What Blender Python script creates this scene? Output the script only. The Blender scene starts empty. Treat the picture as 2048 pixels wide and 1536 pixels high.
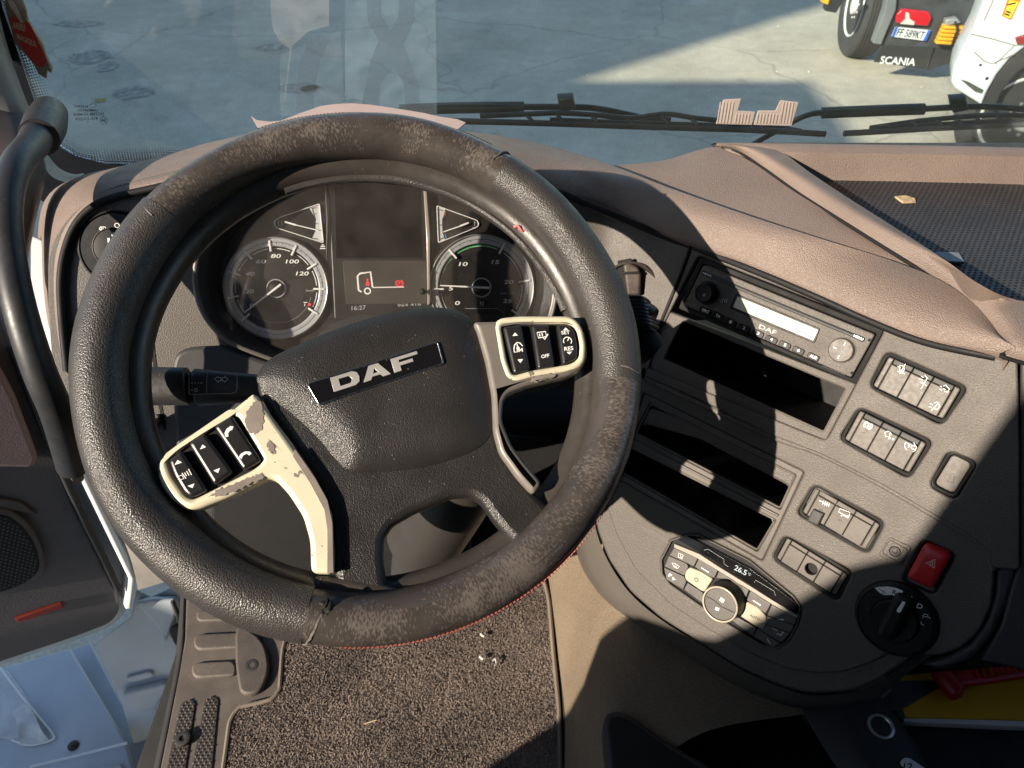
import bpy, bmesh, math, random
from mathutils import Vector, Matrix
random.seed(7)
rad = math.radians
S = bpy.context.scene
C = S.collection

# ------------------------------------------------------------------ camera, world, sun
FPX, CX, CY = 1518.0, 1024.0, 768.0          # focal length and centre of the 2048 x 1536 photograph
PITCH = rad(42)
CAM = Vector((0, 0, 3.0))
RT = Vector((1, 0, 0)); UP = Vector((0, math.sin(PITCH), math.cos(PITCH))); FW = Vector((0, math.cos(PITCH), -math.sin(PITCH)))
cam = bpy.data.cameras.new('camera'); camo = bpy.data.objects.new('camera', cam); C.objects.link(camo)
camo.location = CAM; camo.rotation_euler = (rad(90) - PITCH, 0, 0)
cam.sensor_width = 36; cam.lens = 36 * FPX / 2048; cam.clip_start = 0.02; cam.clip_end = 500
cam.dof.use_dof = True; cam.dof.focus_distance = 0.72; cam.dof.aperture_fstop = 16.0
S.camera = camo

SUN_AZ, SUN_EL = rad(-128), rad(27)           # azimuth from +Y towards +X
sun_dir = Vector((math.cos(SUN_EL) * math.sin(SUN_AZ), math.cos(SUN_EL) * math.cos(SUN_AZ), math.sin(SUN_EL)))
w = bpy.data.worlds.new('World'); S.world = w; w.use_nodes = True
nt = w.node_tree; bg = nt.nodes['Background']
sky = nt.nodes.new('ShaderNodeTexSky'); sky.sky_type = 'NISHITA'; sky.sun_disc = False
sky.sun_elevation = SUN_EL; sky.sun_rotation = SUN_AZ; sky.dust_density = 0.35; sky.ozone_density = 1.0
nt.links.new(sky.outputs[0], bg.inputs[0]); bg.inputs[1].default_value = 0.115
sl = bpy.data.lights.new('sun', 'SUN'); sl.energy = 5.0; sl.angle = rad(0.5); sl.color = (1.0, 0.86, 0.70)
slo = bpy.data.objects.new('sun', sl); C.objects.link(slo); slo.location = (0, 0, 6)
slo.rotation_euler = (-sun_dir).to_track_quat('-Z', 'Y').to_euler()
S.view_settings.view_transform = 'Standard'; S.view_settings.look = 'None'
S.view_settings.exposure = 1.08; S.view_settings.gamma = 1

# ------------------------------------------------------------------ helpers
def ray(x, y): return RT * ((x - CX) / FPX) + UP * ((CY - y) / FPX) + FW
def W(x, y, D): return CAM + ray(x, y) * D
def HZ(x, y, z):                              # on the level z metres above / below the camera
    r = ray(x, y); return CAM + r * (z / r.z)

class Frame:
    """flat working plane: origin, right, up, normal towards the driver"""
    def __init__(s, O, h, v):
        s.O = Vector(O); s.h = Vector(h).normalized(); s.n = s.h.cross(Vector(v)).normalized(); s.v = s.n.cross(s.h)
        s.M = Matrix(((s.h.x, s.v.x, s.n.x, s.O.x), (s.h.y, s.v.y, s.n.y, s.O.y), (s.h.z, s.v.z, s.n.z, s.O.z), (0, 0, 0, 1)))
    def at(s, x, y, off=0.0):
        r = ray(x, y); t = ((s.O + s.n * off - CAM).dot(s.n)) / r.dot(s.n); P = CAM + r * t - s.O
        return (P.dot(s.h), P.dot(s.v))
    def P(s, a, b, c=0.0): return s.O + s.h * a + s.v * b + s.n * c
    def wp(s, x, y, off=0.0):
        a, b = s.at(x, y, off); return s.P(a, b, off)
    def L(s, pts, off=0.0): return [s.at(x, y, off) for x, y in pts]

def _jac(fr, c, off=0.0):
    e = 1e-4; o = []
    for a, b in ((c[0], c[1]), (c[0] + e, c[1]), (c[0], c[1] + e)):
        P = fr.P(a, b, off) - CAM; d = P.dot(FW); o.append((CX + FPX * P.dot(RT) / d, CY - FPX * P.dot(UP) / d))
    return math.hypot((o[1][0] - o[0][0]) / e, (o[2][0] - o[0][0]) / e)
def rpx(fr, c_px, r_px, off=0.0):
    """radius in metres of a circle on the plane that looks r_px pixels wide (half width) at c_px"""
    return r_px / _jac(fr, fr.at(c_px[0], c_px[1], off), off)
WM = {}
def put(o, parent=None, M=None):
    M = M or Matrix.Identity(4)
    C.objects.link(o)
    if parent is not None:
        o.parent = parent; o.matrix_parent_inverse = WM[parent.name].inverted()
    o.matrix_basis = M; WM[o.name] = M
    return o
def tag(o, label=None, cat=None, group=None, kind=None):
    if label: o['label'] = label
    if cat: o['category'] = cat
    if group: o['group'] = group
    if kind: o['kind'] = kind
    return o
def thing(name, label, cat, loc, group=None, kind=None):
    o = bpy.data.objects.new(name, None); o.empty_display_size = 0.02
    put(o, None, Matrix.Translation(loc)); return tag(o, label, cat, group, kind)

def mesh(name, V, Fc, mat, parent=None, M=None, smooth=True, ang=35):
    me = bpy.data.meshes.new(name); me.from_pydata([tuple(v) for v in V], [], Fc); me.update()
    if smooth:
        for p in me.polygons: p.use_smooth = True
        if ang: me.set_sharp_from_angle(angle=rad(ang))
    if mat: me.materials.append(mat)
    return put(bpy.data.objects.new(name, me), parent, M)

def cat(pts, n=6, closed=False):
    out = []; N = len(pts); P = [Vector(p) for p in pts]
    for i in range(N if closed else N - 1):
        if closed: a, b, c, d = P[(i - 1) % N], P[i], P[(i + 1) % N], P[(i + 2) % N]
        else: a, b, c, d = P[max(i - 1, 0)], P[i], P[i + 1], P[min(i + 2, N - 1)]
        for k in range(n):
            t = k / n
            out.append(0.5 * ((2 * b) + (c - a) * t + (2 * a - 5 * b + 4 * c - d) * t * t + (3 * b - a - 3 * c + d) * t ** 3))
    if not closed: out.append(P[-1])
    return out
def scat(pts, n=6): return [(p.x, p.y) for p in cat([Vector((a, b, 0)) for a, b in pts], n, True)]
def rnd(pts, r, n=5):
    """fillet every corner of a polygon"""
    out = []; N = len(pts)
    for i in range(N):
        p = Vector(pts[i]); a = Vector(pts[i - 1]); b = Vector(pts[(i + 1) % N])
        rr = r[i] if isinstance(r, (list, tuple)) else r
        ua = (a - p); ub = (b - p); la, lb = ua.length, ub.length; ua.normalize(); ub.normalize()
        d = min(rr, la * 0.48, lb * 0.48); A = p + ua * d; B = p + ub * d
        for k in range(n + 1):
            t = k / n; out.append(tuple(A * (1 - t) ** 2 + p * 2 * t * (1 - t) + B * t * t))
    return out
def circ(cx, cy, r, n=40, ry=None, a0=0): return [(cx + r * math.cos(a0 + 2 * math.pi * k / n), cy + (ry or r) * math.sin(a0 + 2 * math.pi * k / n)) for k in range(n)]
def rrect(cx, cy, w_, h_, r, n=5): return rnd([(cx - w_ / 2, cy - h_ / 2), (cx + w_ / 2, cy - h_ / 2), (cx + w_ / 2, cy + h_ / 2), (cx - w_ / 2, cy + h_ / 2)], r, n)
def bb(pts):
    xs = [p[0] for p in pts]; ys = [p[1] for p in pts]; return min(xs), min(ys), max(xs), max(ys)
def inset(pts, d):
    """shift every vertex of a ccw/cw polygon inwards by d"""
    N = len(pts); A = sum(pts[i][0] * pts[(i + 1) % N][1] - pts[(i + 1) % N][0] * pts[i][1] for i in range(N)); s = 1 if A > 0 else -1
    out = []
    for i in range(N):
        p = Vector(pts[i]); e1 = (p - Vector(pts[i - 1])); e2 = (Vector(pts[(i + 1) % N]) - p)
        if e1.length < 1e-9: e1 = e2
        if e2.length < 1e-9: e2 = e1
        e1 = e1.normalized(); e2 = e2.normalized(); t = (e1 + e2)
        t = t.normalized() if t.length > 1e-6 else e1
        nn = Vector((-t.y, t.x)) * s; k = 1 / max(0.5, nn.dot(Vector((-e1.y, e1.x)) * s)); out.append(tuple(p + nn * d * k))
    return out

def plate(name, outer, fr, z0, z1, bev, mat, parent=None, holes=(), ang=40):
    """flat part with real thickness, rounded edges and holes"""
    cu = bpy.data.curves.new(name, 'CURVE'); cu.dimensions = '2D'; cu.fill_mode = 'BOTH'
    for lp in [outer] + list(holes):
        sp = cu.splines.new('POLY'); sp.points.add(len(lp) - 1)
        for i, p in enumerate(lp): sp.points[i].co = (p[0], p[1], 0, 1)
        sp.use_cyclic_u = True
    th = z1 - z0; bev = min(bev, th * 0.49)
    cu.extrude = th / 2 - bev; cu.bevel_depth = bev; cu.bevel_resolution = 2; cu.offset = -bev
    o = bpy.data.objects.new(name + '_tmp', cu); me = bpy.data.meshes.new_from_object(o); bpy.data.objects.remove(o); bpy.data.curves.remove(cu)
    me.name = name
    me.transform(Matrix.Translation((0, 0, (z0 + z1) / 2)))
    for p in me.polygons: p.use_smooth = True
    me.set_sharp_from_angle(angle=rad(ang))
    me.materials.clear()
    if mat: me.materials.append(mat)
    return put(bpy.data.objects.new(name, me), parent, fr.M)
def ppx(name, px, fr, z0, z1, bev, mat, parent=None, holes=(), r=0, sm=False):
    """plate whose outline is read off the photograph onto the plane fr"""
    o = fr.L(px, z1)
    o = scat(o) if sm else (rnd(o, r) if r else o)
    return plate(name, o, fr, z0, z1, bev, mat, parent, holes)

def dome(name, outline, fr, z0, ze, H, mat, parent=None, rings=12, pw=3.0):
    cx = sum(p[0] for p in outline) / len(outline); cy = sum(p[1] for p in outline) / len(outline)
    V = []; Fc = []; N = len(outline)
    V += [(p[0], p[1], z0) for p in outline]
    ts = [1 - (k / rings) ** 1.5 for k in range(rings)]
    for t in ts: V += [(cx + (p[0] - cx) * t, cy + (p[1] - cy) * t, ze + H * (1 - t ** pw)) for p in outline]
    V.append((cx, cy, ze + H)); R = len(ts)
    for k in range(R):
        for i in range(N):
            j = (i + 1) % N; Fc.append((k * N + i, k * N + j, (k + 1) * N + j, (k + 1) * N + i))
    for i in range(N): Fc.append((R * N + i, R * N + (i + 1) % N, len(V) - 1))
    return mesh(name, V, Fc, mat, parent, fr.M, ang=60)

def lathe(name, prof, fr, c, mat, parent=None, n=48, zoff=0.0, ang=40):
    V = []; Fc = []
    for r, z in prof:
        for k in range(n): V.append((c[0] + r * math.cos(2 * math.pi * k / n), c[1] + r * math.sin(2 * math.pi * k / n), z + zoff))
    for i in range(len(prof) - 1):
        for k in range(n):
            j = (k + 1) % n; Fc.append((i * n + k, i * n + j, (i + 1) * n + j, (i + 1) * n + k))
    if prof[-1][0] < 1e-3 or True: Fc.append(tuple((len(prof) - 1) * n + k for k in range(n)))
    return mesh(name, V, Fc, mat, parent, fr.M, ang=ang)

def tube(name, pts, r, mat, parent=None, seg=14, sub=6, closed=False, flat=1.0, M=None, caps=True):
    P = cat(pts, sub, closed) if sub > 1 else [Vector(p) for p in pts]
    N = len(P); rs = r if isinstance(r, (list, tuple)) else None
    V = []; Fc = []; nrm = None
    for i in range(N):
        t = (P[(i + 1) % N] - P[i - 1]) if closed else (P[min(i + 1, N - 1)] - P[max(i - 1, 0)])
        t.normalize()
        if nrm is None:
            nrm = t.orthogonal().normalized()
        nrm = (nrm - t * nrm.dot(t)).normalized(); b = t.cross(nrm)
        if rs:
            u = i / (N - 1) * (len(rs) - 1); k = min(int(u), len(rs) - 2); rr = rs[k] + (rs[k + 1] - rs[k]) * (u - k)
        else: rr = r
        for s_ in range(seg):
            a = 2 * math.pi * s_ / seg; V.append(P[i] + nrm * math.cos(a) * rr + b * math.sin(a) * rr * flat)
    for i in range(N if closed else N - 1):
        for s_ in range(seg):
            q = (s_ + 1) % seg; i2 = (i + 1) % N
            Fc.append((i * seg + s_, i * seg + q, i2 * seg + q, i2 * seg + s_))
    if caps and not closed:
        Fc.append(tuple(range(seg - 1, -1, -1))); Fc.append(tuple((N - 1) * seg + s_ for s_ in range(seg)))
    return mesh(name, V, Fc, mat, parent, M)

def loft(name, rows, mat, parent=None, nu=40, nv=5, thick=0.0, ang=50, straight=False):
    """smooth skin through several 3-D section curves"""
    R = []
    for row in rows:
        c = cat(row, 8); Ls = [0]
        for i in range(1, len(c)): Ls.append(Ls[-1] + (c[i] - c[i - 1]).length)
        o = []; j = 0
        for k in range(nu + 1):
            t = Ls[-1] * k / nu
            while j < len(c) - 2 and Ls[j + 1] < t: j += 1
            d = Ls[j + 1] - Ls[j]; u = (t - Ls[j]) / d if d > 1e-9 else 0; o.append(c[j].lerp(c[j + 1], min(1, u)))
        R.append(o)
    cols = [(cat([r[k] for r in R], nv) if not straight else [r[k] for r in R]) for k in range(nu + 1)]
    m = len(cols[0]); V = []; Fc = []
    for k in range(nu + 1): V += cols[k]
    for k in range(nu):
        for i in range(m - 1): Fc.append((k * m + i, k * m + i + 1, (k + 1) * m + i + 1, (k + 1) * m + i))
    o = mesh(name, V, Fc, mat, parent, None, ang=ang)
    if thick:
        md = o.modifiers.new('thickness', 'SOLIDIFY'); md.thickness = thick; md.offset = 0
    return o

def box(name, lo, hi, mat, parent=None, M=None, bev=0.0):
    bm = bmesh.new(); bmesh.ops.create_cube(bm, size=1)
    for v in bm.verts: v.co = Vector([lo[i] + (v.co[i] + .5) * (hi[i] - lo[i]) for i in range(3)])
    if bev: bmesh.ops.bevel(bm, geom=bm.edges[:], offset=bev, segments=2, affect='EDGES', profile=.5)
    me = bpy.data.meshes.new(name); bm.to_mesh(me); bm.free()
    for p in me.polygons: p.use_smooth = bool(bev)
    if bev: me.set_sharp_from_angle(angle=rad(40))
    if mat: me.materials.append(mat)
    return put(bpy.data.objects.new(name, me), parent, M)

# ---- print: letters, strokes, filled shapes (flat print lies 0.2-0.3 mm proud of its surface)
def text(name, s_, BL, BR, TL, fr, off, mat, parent, mirror=False, th=0.0002):
    """lettering fitted to the parallelogram bottom-left, bottom-right, top-left (photo pixels)"""
    cu = bpy.data.curves.new(name, 'FONT'); cu.body = s_; cu.extrude = 0; cu.resolution_u = 3; cu.offset = .018
    o = bpy.data.objects.new(name + '_tmp', cu); me = bpy.data.meshes.new_from_object(o); bpy.data.objects.remove(o)
    a, b, c = [Vector(fr.at(x, y, off)) for x, y in (BL, BR, TL)]
    xs = [v.co.x for v in me.vertices]; ys = [v.co.y for v in me.vertices]
    if not xs: return
    x0, x1, y0, y1 = min(xs), max(xs), min(ys), max(ys)
    for v in me.vertices:
        u = (v.co.x - x0) / (x1 - x0); t = (v.co.y - y0) / (y1 - y0)
        if mirror: u = 1 - u
        p = a + (b - a) * u + (c - a) * t; v.co = (p.x, p.y, off)
    me.name = name; me.materials.clear(); me.materials.append(mat)
    return put(bpy.data.objects.new(name, me), parent, fr.M)
def strokes(name, lines, w_, fr, off, mat, parent, loc=False, dots=(), fills=()):
    """lines drawn w_ metres wide; points are photo pixels (or plane coordinates when loc)"""
    V = []; Fc = []
    for ln in lines:
        P = [Vector(p if loc else fr.at(p[0], p[1], off)) for p in ln]; n = len(P)
        base = len(V)
        for i in range(n):
            t = (P[min(i + 1, n - 1)] - P[max(i - 1, 0)])
            if (P[0] - P[-1]).length < 1e-7 and i in (0, n - 1): t = P[1] - P[-2]
            t.normalize(); nn = Vector((-t.y, t.x)) * w_ / 2
            V += [(P[i].x + nn.x, P[i].y + nn.y, off), (P[i].x - nn.x, P[i].y - nn.y, off)]
        for i in range(n - 1): Fc.append((base + 2 * i, base + 2 * i + 1, base + 2 * i + 3, base + 2 * i + 2))
    for d in dots:
        c = Vector(d[:2]) if loc else Vector(fr.at(d[0], d[1], off)); base = len(V)
        for q in circ(c.x, c.y, d[2], 14): V.append((q[0], q[1], off))
        Fc.append(tuple(range(base, base + 14)))
    for f_ in fills:
        base = len(V)
        for p in f_:
            q = p if loc else fr.at(p[0], p[1], off); V.append((q[0], q[1], off))
        Fc.append(tuple(range(base, base + len(f_))))
    return mesh(name, V, Fc, mat, parent, fr.M, smooth=False)
def arc(cx, cy, r, a0, a1, n=16, ry=None): return [(cx + r * math.cos(rad(a0 + (a1 - a0) * k / n)), cy + (ry or r) * math.sin(rad(a0 + (a1 - a0) * k / n))) for k in range(n + 1)]

# ------------------------------------------------------------------ materials
def M_(name, col, rough=.5, metal=0, bump=None, bs=600, bd=.3, var=.12, vs=6, coat=0, col2=None, wear=None, ws=60, spec=.5, dirt=None, wl=None, speck=None, ss=500, polar=0):
    m = bpy.data.materials.new(name); m.use_nodes = True; t = m.node_tree; N = t.nodes; K = t.links
    b = N['Principled BSDF']; b.inputs['Roughness'].default_value = rough; b.inputs['Metallic'].default_value = metal
    b.inputs['Coat Weight'].default_value = coat; b.inputs['Specular IOR Level'].default_value = spec
    tc = N.new('ShaderNodeTexCoord')
    nz = N.new('ShaderNodeTexNoise'); nz.inputs['Scale'].default_value = vs; nz.inputs['Detail'].default_value = 6; K.new(tc.outputs['Object'], nz.inputs['Vector'])
    mp = N.new('ShaderNodeMapRange'); mp.inputs[1].default_value = .3; mp.inputs[2].default_value = .7; mp.inputs[3].default_value = 1 - var; mp.inputs[4].default_value = 1 + var
    K.new(nz.outputs['Fac'], mp.inputs[0])
    mx = N.new('ShaderNodeVectorMath'); mx.operation = 'SCALE'; mx.inputs[0].default_value = col; K.new(mp.outputs[0], mx.inputs['Scale'])
    last = mx.outputs[0]
    if wear:                                   # paint worn through to a second colour
        wn = N.new('ShaderNodeTexNoise'); wn.inputs['Scale'].default_value = ws; wn.inputs['Detail'].default_value = 8; wn.inputs['Roughness'].default_value = .62
        K.new(tc.outputs['Object'], wn.inputs['Vector'])
        cr = N.new('ShaderNodeMapRange'); cr.inputs[1].default_value = wear; cr.inputs[2].default_value = wear + .012; 
        wsrc = wn.outputs['Fac']
        if polar:                              # rubbed streaks run across the rim and gather on its crest
            sx = N.new('ShaderNodeSeparateXYZ'); K.new(tc.outputs['Object'], sx.inputs[0])
            at = N.new('ShaderNodeMath'); at.operation = 'ARCTAN2'; K.new(sx.outputs[1], at.inputs[0]); K.new(sx.outputs[0], at.inputs[1])
            am = N.new('ShaderNodeMath'); am.operation = 'MULTIPLY'; am.inputs[1].default_value = .2145; K.new(at.outputs[0], am.inputs[0])
            xy = N.new('ShaderNodeCombineXYZ'); K.new(sx.outputs[0], xy.inputs[0]); K.new(sx.outputs[1], xy.inputs[1])
            ln_ = N.new('ShaderNodeVectorMath'); ln_.operation = 'LENGTH'; K.new(xy.outputs[0], ln_.inputs[0])
            rm = N.new('ShaderNodeMath'); rm.operation = 'MULTIPLY'; rm.inputs[1].default_value = .28; K.new(ln_.outputs['Value'], rm.inputs[0])
            zm = N.new('ShaderNodeMath'); zm.operation = 'MULTIPLY'; zm.inputs[1].default_value = .28; K.new(sx.outputs[2], zm.inputs[0])
            cb = N.new('ShaderNodeCombineXYZ'); K.new(am.outputs[0], cb.inputs[0]); K.new(rm.outputs[0], cb.inputs[1]); K.new(zm.outputs[0], cb.inputs[2])
            K.new(cb.outputs[0], wn.inputs['Vector'])
            zc = N.new('ShaderNodeMath'); zc.operation = 'MULTIPLY_ADD'; zc.inputs[1].default_value = polar; zc.inputs[2].default_value = -polar * .012; K.new(sx.outputs[2], zc.inputs[0])
            za = N.new('ShaderNodeMath'); za.operation = 'ADD'; K.new(wsrc, za.inputs[0]); K.new(zc.outputs[0], za.inputs[1]); wsrc = za.outputs[0]
        if wl:                                 # wear gathers in large patches
            w2 = N.new('ShaderNodeTexNoise'); w2.inputs['Scale'].default_value = wl; w2.inputs['Detail'].default_value = 3; K.new(tc.outputs['Object'], w2.inputs['Vector'])
            wm2 = N.new('ShaderNodeMath'); wm2.operation = 'MULTIPLY_ADD'; wm2.inputs[1].default_value = .5; wm2.inputs[2].default_value = -.25; K.new(w2.outputs['Fac'], wm2.inputs[0])
            wa2 = N.new('ShaderNodeMath'); wa2.operation = 'ADD'; K.new(wsrc, wa2.inputs[0]); K.new(wm2.outputs[0], wa2.inputs[1]); wsrc = wa2.outputs[0]
            cr.inputs[2].default_value = wear + .05
        K.new(wsrc, cr.inputs[0])
        mm = N.new('ShaderNodeMix'); mm.data_type = 'RGBA'; K.new(cr.outputs[0], mm.inputs['Factor']); K.new(last, mm.inputs['A']); mm.inputs['B'].default_value = (*col2, 1)
        last = mm.outputs['Result']
    if speck:                                  # fine tonal speckle of moulded grain
        sn1 = N.new('ShaderNodeTexNoise'); sn1.inputs['Scale'].default_value = ss; sn1.inputs['Detail'].default_value = 2; K.new(tc.outputs['Object'], sn1.inputs['Vector'])
        sm = N.new('ShaderNodeMapRange'); sm.inputs[1].default_value = .3; sm.inputs[2].default_value = .7; sm.inputs[3].default_value = 1 - speck; sm.inputs[4].default_value = 1 + speck; K.new(sn1.outputs['Fac'], sm.inputs[0])
        sv = N.new('ShaderNodeVectorMath'); sv.operation = 'SCALE'; K.new(last, sv.inputs[0]); K.new(sm.outputs[0], sv.inputs['Scale']); last = sv.outputs[0]
    if dirt:                                   # dust specks
        dn = N.new('ShaderNodeTexVoronoi'); dn.inputs['Scale'].default_value = dirt; K.new(tc.outputs['Object'], dn.inputs['Vector'])
        dr = N.new('ShaderNodeMapRange'); dr.inputs[1].default_value = .05; dr.inputs[2].default_value = .10; dr.inputs[3].default_value = 1; dr.inputs[4].default_value = 0; K.new(dn.outputs['Distance'], dr.inputs[0])
        dm = N.new('ShaderNodeTexNoise'); dm.inputs['Scale'].default_value = dirt / 6; K.new(tc.outputs['Object'], dm.inputs['Vector'])
        dg = N.new('ShaderNodeMath'); dg.operation = 'GREATER_THAN'; dg.inputs[1].default_value = .56; K.new(dm.outputs['Fac'], dg.inputs[0])
        dd = N.new('ShaderNodeMath'); dd.operation = 'MULTIPLY'; K.new(dr.outputs[0], dd.inputs[0]); K.new(dg.outputs[0], dd.inputs[1])
        d2 = N.new('ShaderNodeMath'); d2.operation = 'MULTIPLY'; d2.inputs[1].default_value = .7; K.new(dd.outputs[0], d2.inputs[0])
        mm = N.new('ShaderNodeMix'); mm.data_type = 'RGBA'; K.new(d2.outputs[0], mm.inputs['Factor']); K.new(last, mm.inputs['A']); mm.inputs['B'].default_value = (.45, .42, .38, 1)
        last = mm.outputs['Result']
    K.new(last, b.inputs['Base Color'])
    rv = N.new('ShaderNodeMapRange'); rv.inputs[1].default_value = .3; rv.inputs[2].default_value = .7; rv.inputs[3].default_value = max(.03, rough - .08); rv.inputs[4].default_value = min(1, rough + .08)
    n3 = N.new('ShaderNodeTexNoise'); n3.inputs['Scale'].default_value = vs * 5; n3.inputs['Detail'].default_value = 5; K.new(tc.outputs['Object'], n3.inputs['Vector'])
    K.new(n3.outputs['Fac'], rv.inputs[0]); K.new(rv.outputs[0], b.inputs['Roughness'])
    if bump:
        bp = N.new('ShaderNodeBump'); bp.inputs['Strength'].default_value = bd; bp.inputs['Distance'].default_value = 1.0 / bs * .6
        if bump == 'grain':
            v = N.new('ShaderNodeTexVoronoi'); v.feature = 'F1'; v.inputs['Scale'].default_value = bs; K.new(tc.outputs['Object'], v.inputs['Vector'])
            iv = N.new('ShaderNodeMath'); iv.operation = 'SUBTRACT'; iv.inputs[0].default_value = 1; K.new(v.outputs['Distance'], iv.inputs[1]); src = iv.outputs[0]
        elif bump == 'noise':
            v = N.new('ShaderNodeTexNoise'); v.inputs['Scale'].default_value = bs; v.inputs['Detail'].default_value = 3; K.new(tc.outputs['Object'], v.inputs['Vector']); src = v.outputs['Fac']
        elif bump == 'wave':
            v = N.new('ShaderNodeTexWave'); v.inputs['Scale'].default_value = bs; K.new(tc.outputs['Object'], v.inputs['Vector']); src = v.outputs['Fac']
        K.new(src, bp.inputs['Height']); K.new(bp.outputs[0], b.inputs['Normal'])
    return m
def emit(name, col, st):
    m = bpy.data.materials.new(name); m.use_nodes = True; b = m.node_tree.nodes['Principled BSDF']
    b.inputs['Base Color'].default_value = (*[c * .5 for c in col], 1); b.inputs['Emission Color'].default_value = (*col, 1); b.inputs['Emission Strength'].default_value = st
    return m

beige = M_('dash_soft_beige', (.168, .130, .111), .55, bump='grain', bs=760, bd=.75, var=.10, vs=9, speck=.08, ss=480)
beige2 = M_('tunnel_beige_plastic', (.175, .138, .098), .55, bump='noise', bs=420, bd=.9, var=.10, speck=.16, ss=330)
mauve = M_('door_card_mauve', (.20, .145, .145), .6, bump='grain', bs=600, bd=.4)
greyp = M_('grey_fine_grain_plastic', (.088, .080, .072), .48, bump='noise', bs=650, bd=.7, var=.09, dirt=420, speck=.18, ss=600, spec=.3)
greys = M_('grey_switch_plastic', (.092, .083, .074), .46, spec=.35, bump='noise', bs=1500, bd=.3, var=.16, vs=40, dirt=500)
darkp = M_('dark_grey_plastic', (.036, .035, .036), .5, spec=.35, bump='noise', bs=1100, bd=.35, var=.1, dirt=380)
trimg = M_('smooth_grey_trim', (.080, .072, .063), .42, bump='noise', bs=900, bd=.2)
black = M_('black_plastic', (.011, .011, .012), .45, spec=.25, var=.2, vs=30, dirt=350)
blackm = M_('matt_black_plastic', (.009, .009, .010), .6, spec=.25, bump='noise', bs=800, bd=.3)
void = M_('cavity_black', (.004, .004, .004), .8)
gloss = M_('gloss_black', (.006, .006, .007), .12, coat=.5, dirt=260)
leath = M_('pebbled_black_leather', (.036, .033, .031), .42, bump='grain', bs=760, bd=.55, var=.2, vs=14)
padm = M_('airbag_grained_vinyl', (.017, .016, .0155), .38, bump='grain', bs=950, bd=.55, var=.15, dirt=240)
keym = M_('key_black_rubber', (.014, .014, .015), .33, bump='noise', bs=1500, bd=.15, var=.1)
cream = M_('cream_lacquer_worn', (.55, .51, .375), .38, var=.10, vs=26, wear=.635, ws=95, col2=(.17, .15, .13))
silv = M_('silver_lacquer_worn', (.135, .122, .108), .34, var=.12, vs=20, wear=.70, ws=50, col2=(.55, .48, .30))
white = M_('white_print', (.75, .75, .73), .6, var=.03)
whited = M_('grey_white_print', (.42, .42, .41), .6, var=.05)
silver = M_('satin_silver', (.55, .54, .52), .35, metal=.6, var=.08)
chrome = M_('scuffed_chrome', (.6, .6, .6), .22, metal=1, var=.1, vs=60)
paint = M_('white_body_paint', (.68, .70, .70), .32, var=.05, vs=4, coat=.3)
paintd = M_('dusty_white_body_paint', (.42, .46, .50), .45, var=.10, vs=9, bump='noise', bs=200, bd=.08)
rubber = M_('black_rubber', (.020, .020, .020), .65, bump='noise', bs=500, bd=.3, var=.2)
redp = M_('red_hazard_plastic', (.42, .014, .016), .35, var=.06)
redd = M_('dark_red_plastic', (.40, .012, .022), .38, var=.15, vs=30)
redl = emit('red_telltale', (1, .04, .06), .6)
# ------------------------------------------------------------------ working planes
CON = Frame(CAM + ray(1560, 640) * .808, (.727, -.687, 0), (.3118, .33, .891))
_y, _b = rad(9.5), rad(55.7)
CLU = Frame(CAM + ray(757, 580) * .886, (math.cos(_y), math.sin(_y), 0), (-math.sin(_y) * math.cos(_b), math.cos(_y) * math.cos(_b), math.sin(_b)))
WN = Vector((math.sin(.29671) * math.sin(.55851), -math.cos(.29671) * math.sin(.55851), math.cos(.55851)))
WC = CAM + Vector((-.11705, .48874, -.40705))
_v = (Vector((0, 0, 1)) - WN * WN.z).normalized()
WH = Frame(WC, _v.cross(WN), _v)
GLS = Frame(CAM + Vector((0, 1.06, -.47)), (1, 0, 0), (0, -.16, .987))      # windscreen
FLO = Frame(CAM + Vector((0, .5, -1.15)), (1, 0, 0), (0, 1, 0))             # cab floor
TRY = Frame(CAM + Vector((.5, .4, -.93)), (1, 0, 0), (0, 1, 0))             # tray between the seats
_d = rad(36)
DOR = Frame(CAM + Vector((-.725, .78, -1.30)), (math.cos(_d), math.sin(_d), 0), (0, 0, 1))   # open door, inner face
SIL = Frame(CAM + Vector((-.6, .4, -1.50)), (1, 0, 0), (0, 1, 0))           # step well
GND = Frame(Vector((0, 0, 0)), (1, 0, 0), (0, 1, 0))

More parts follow.
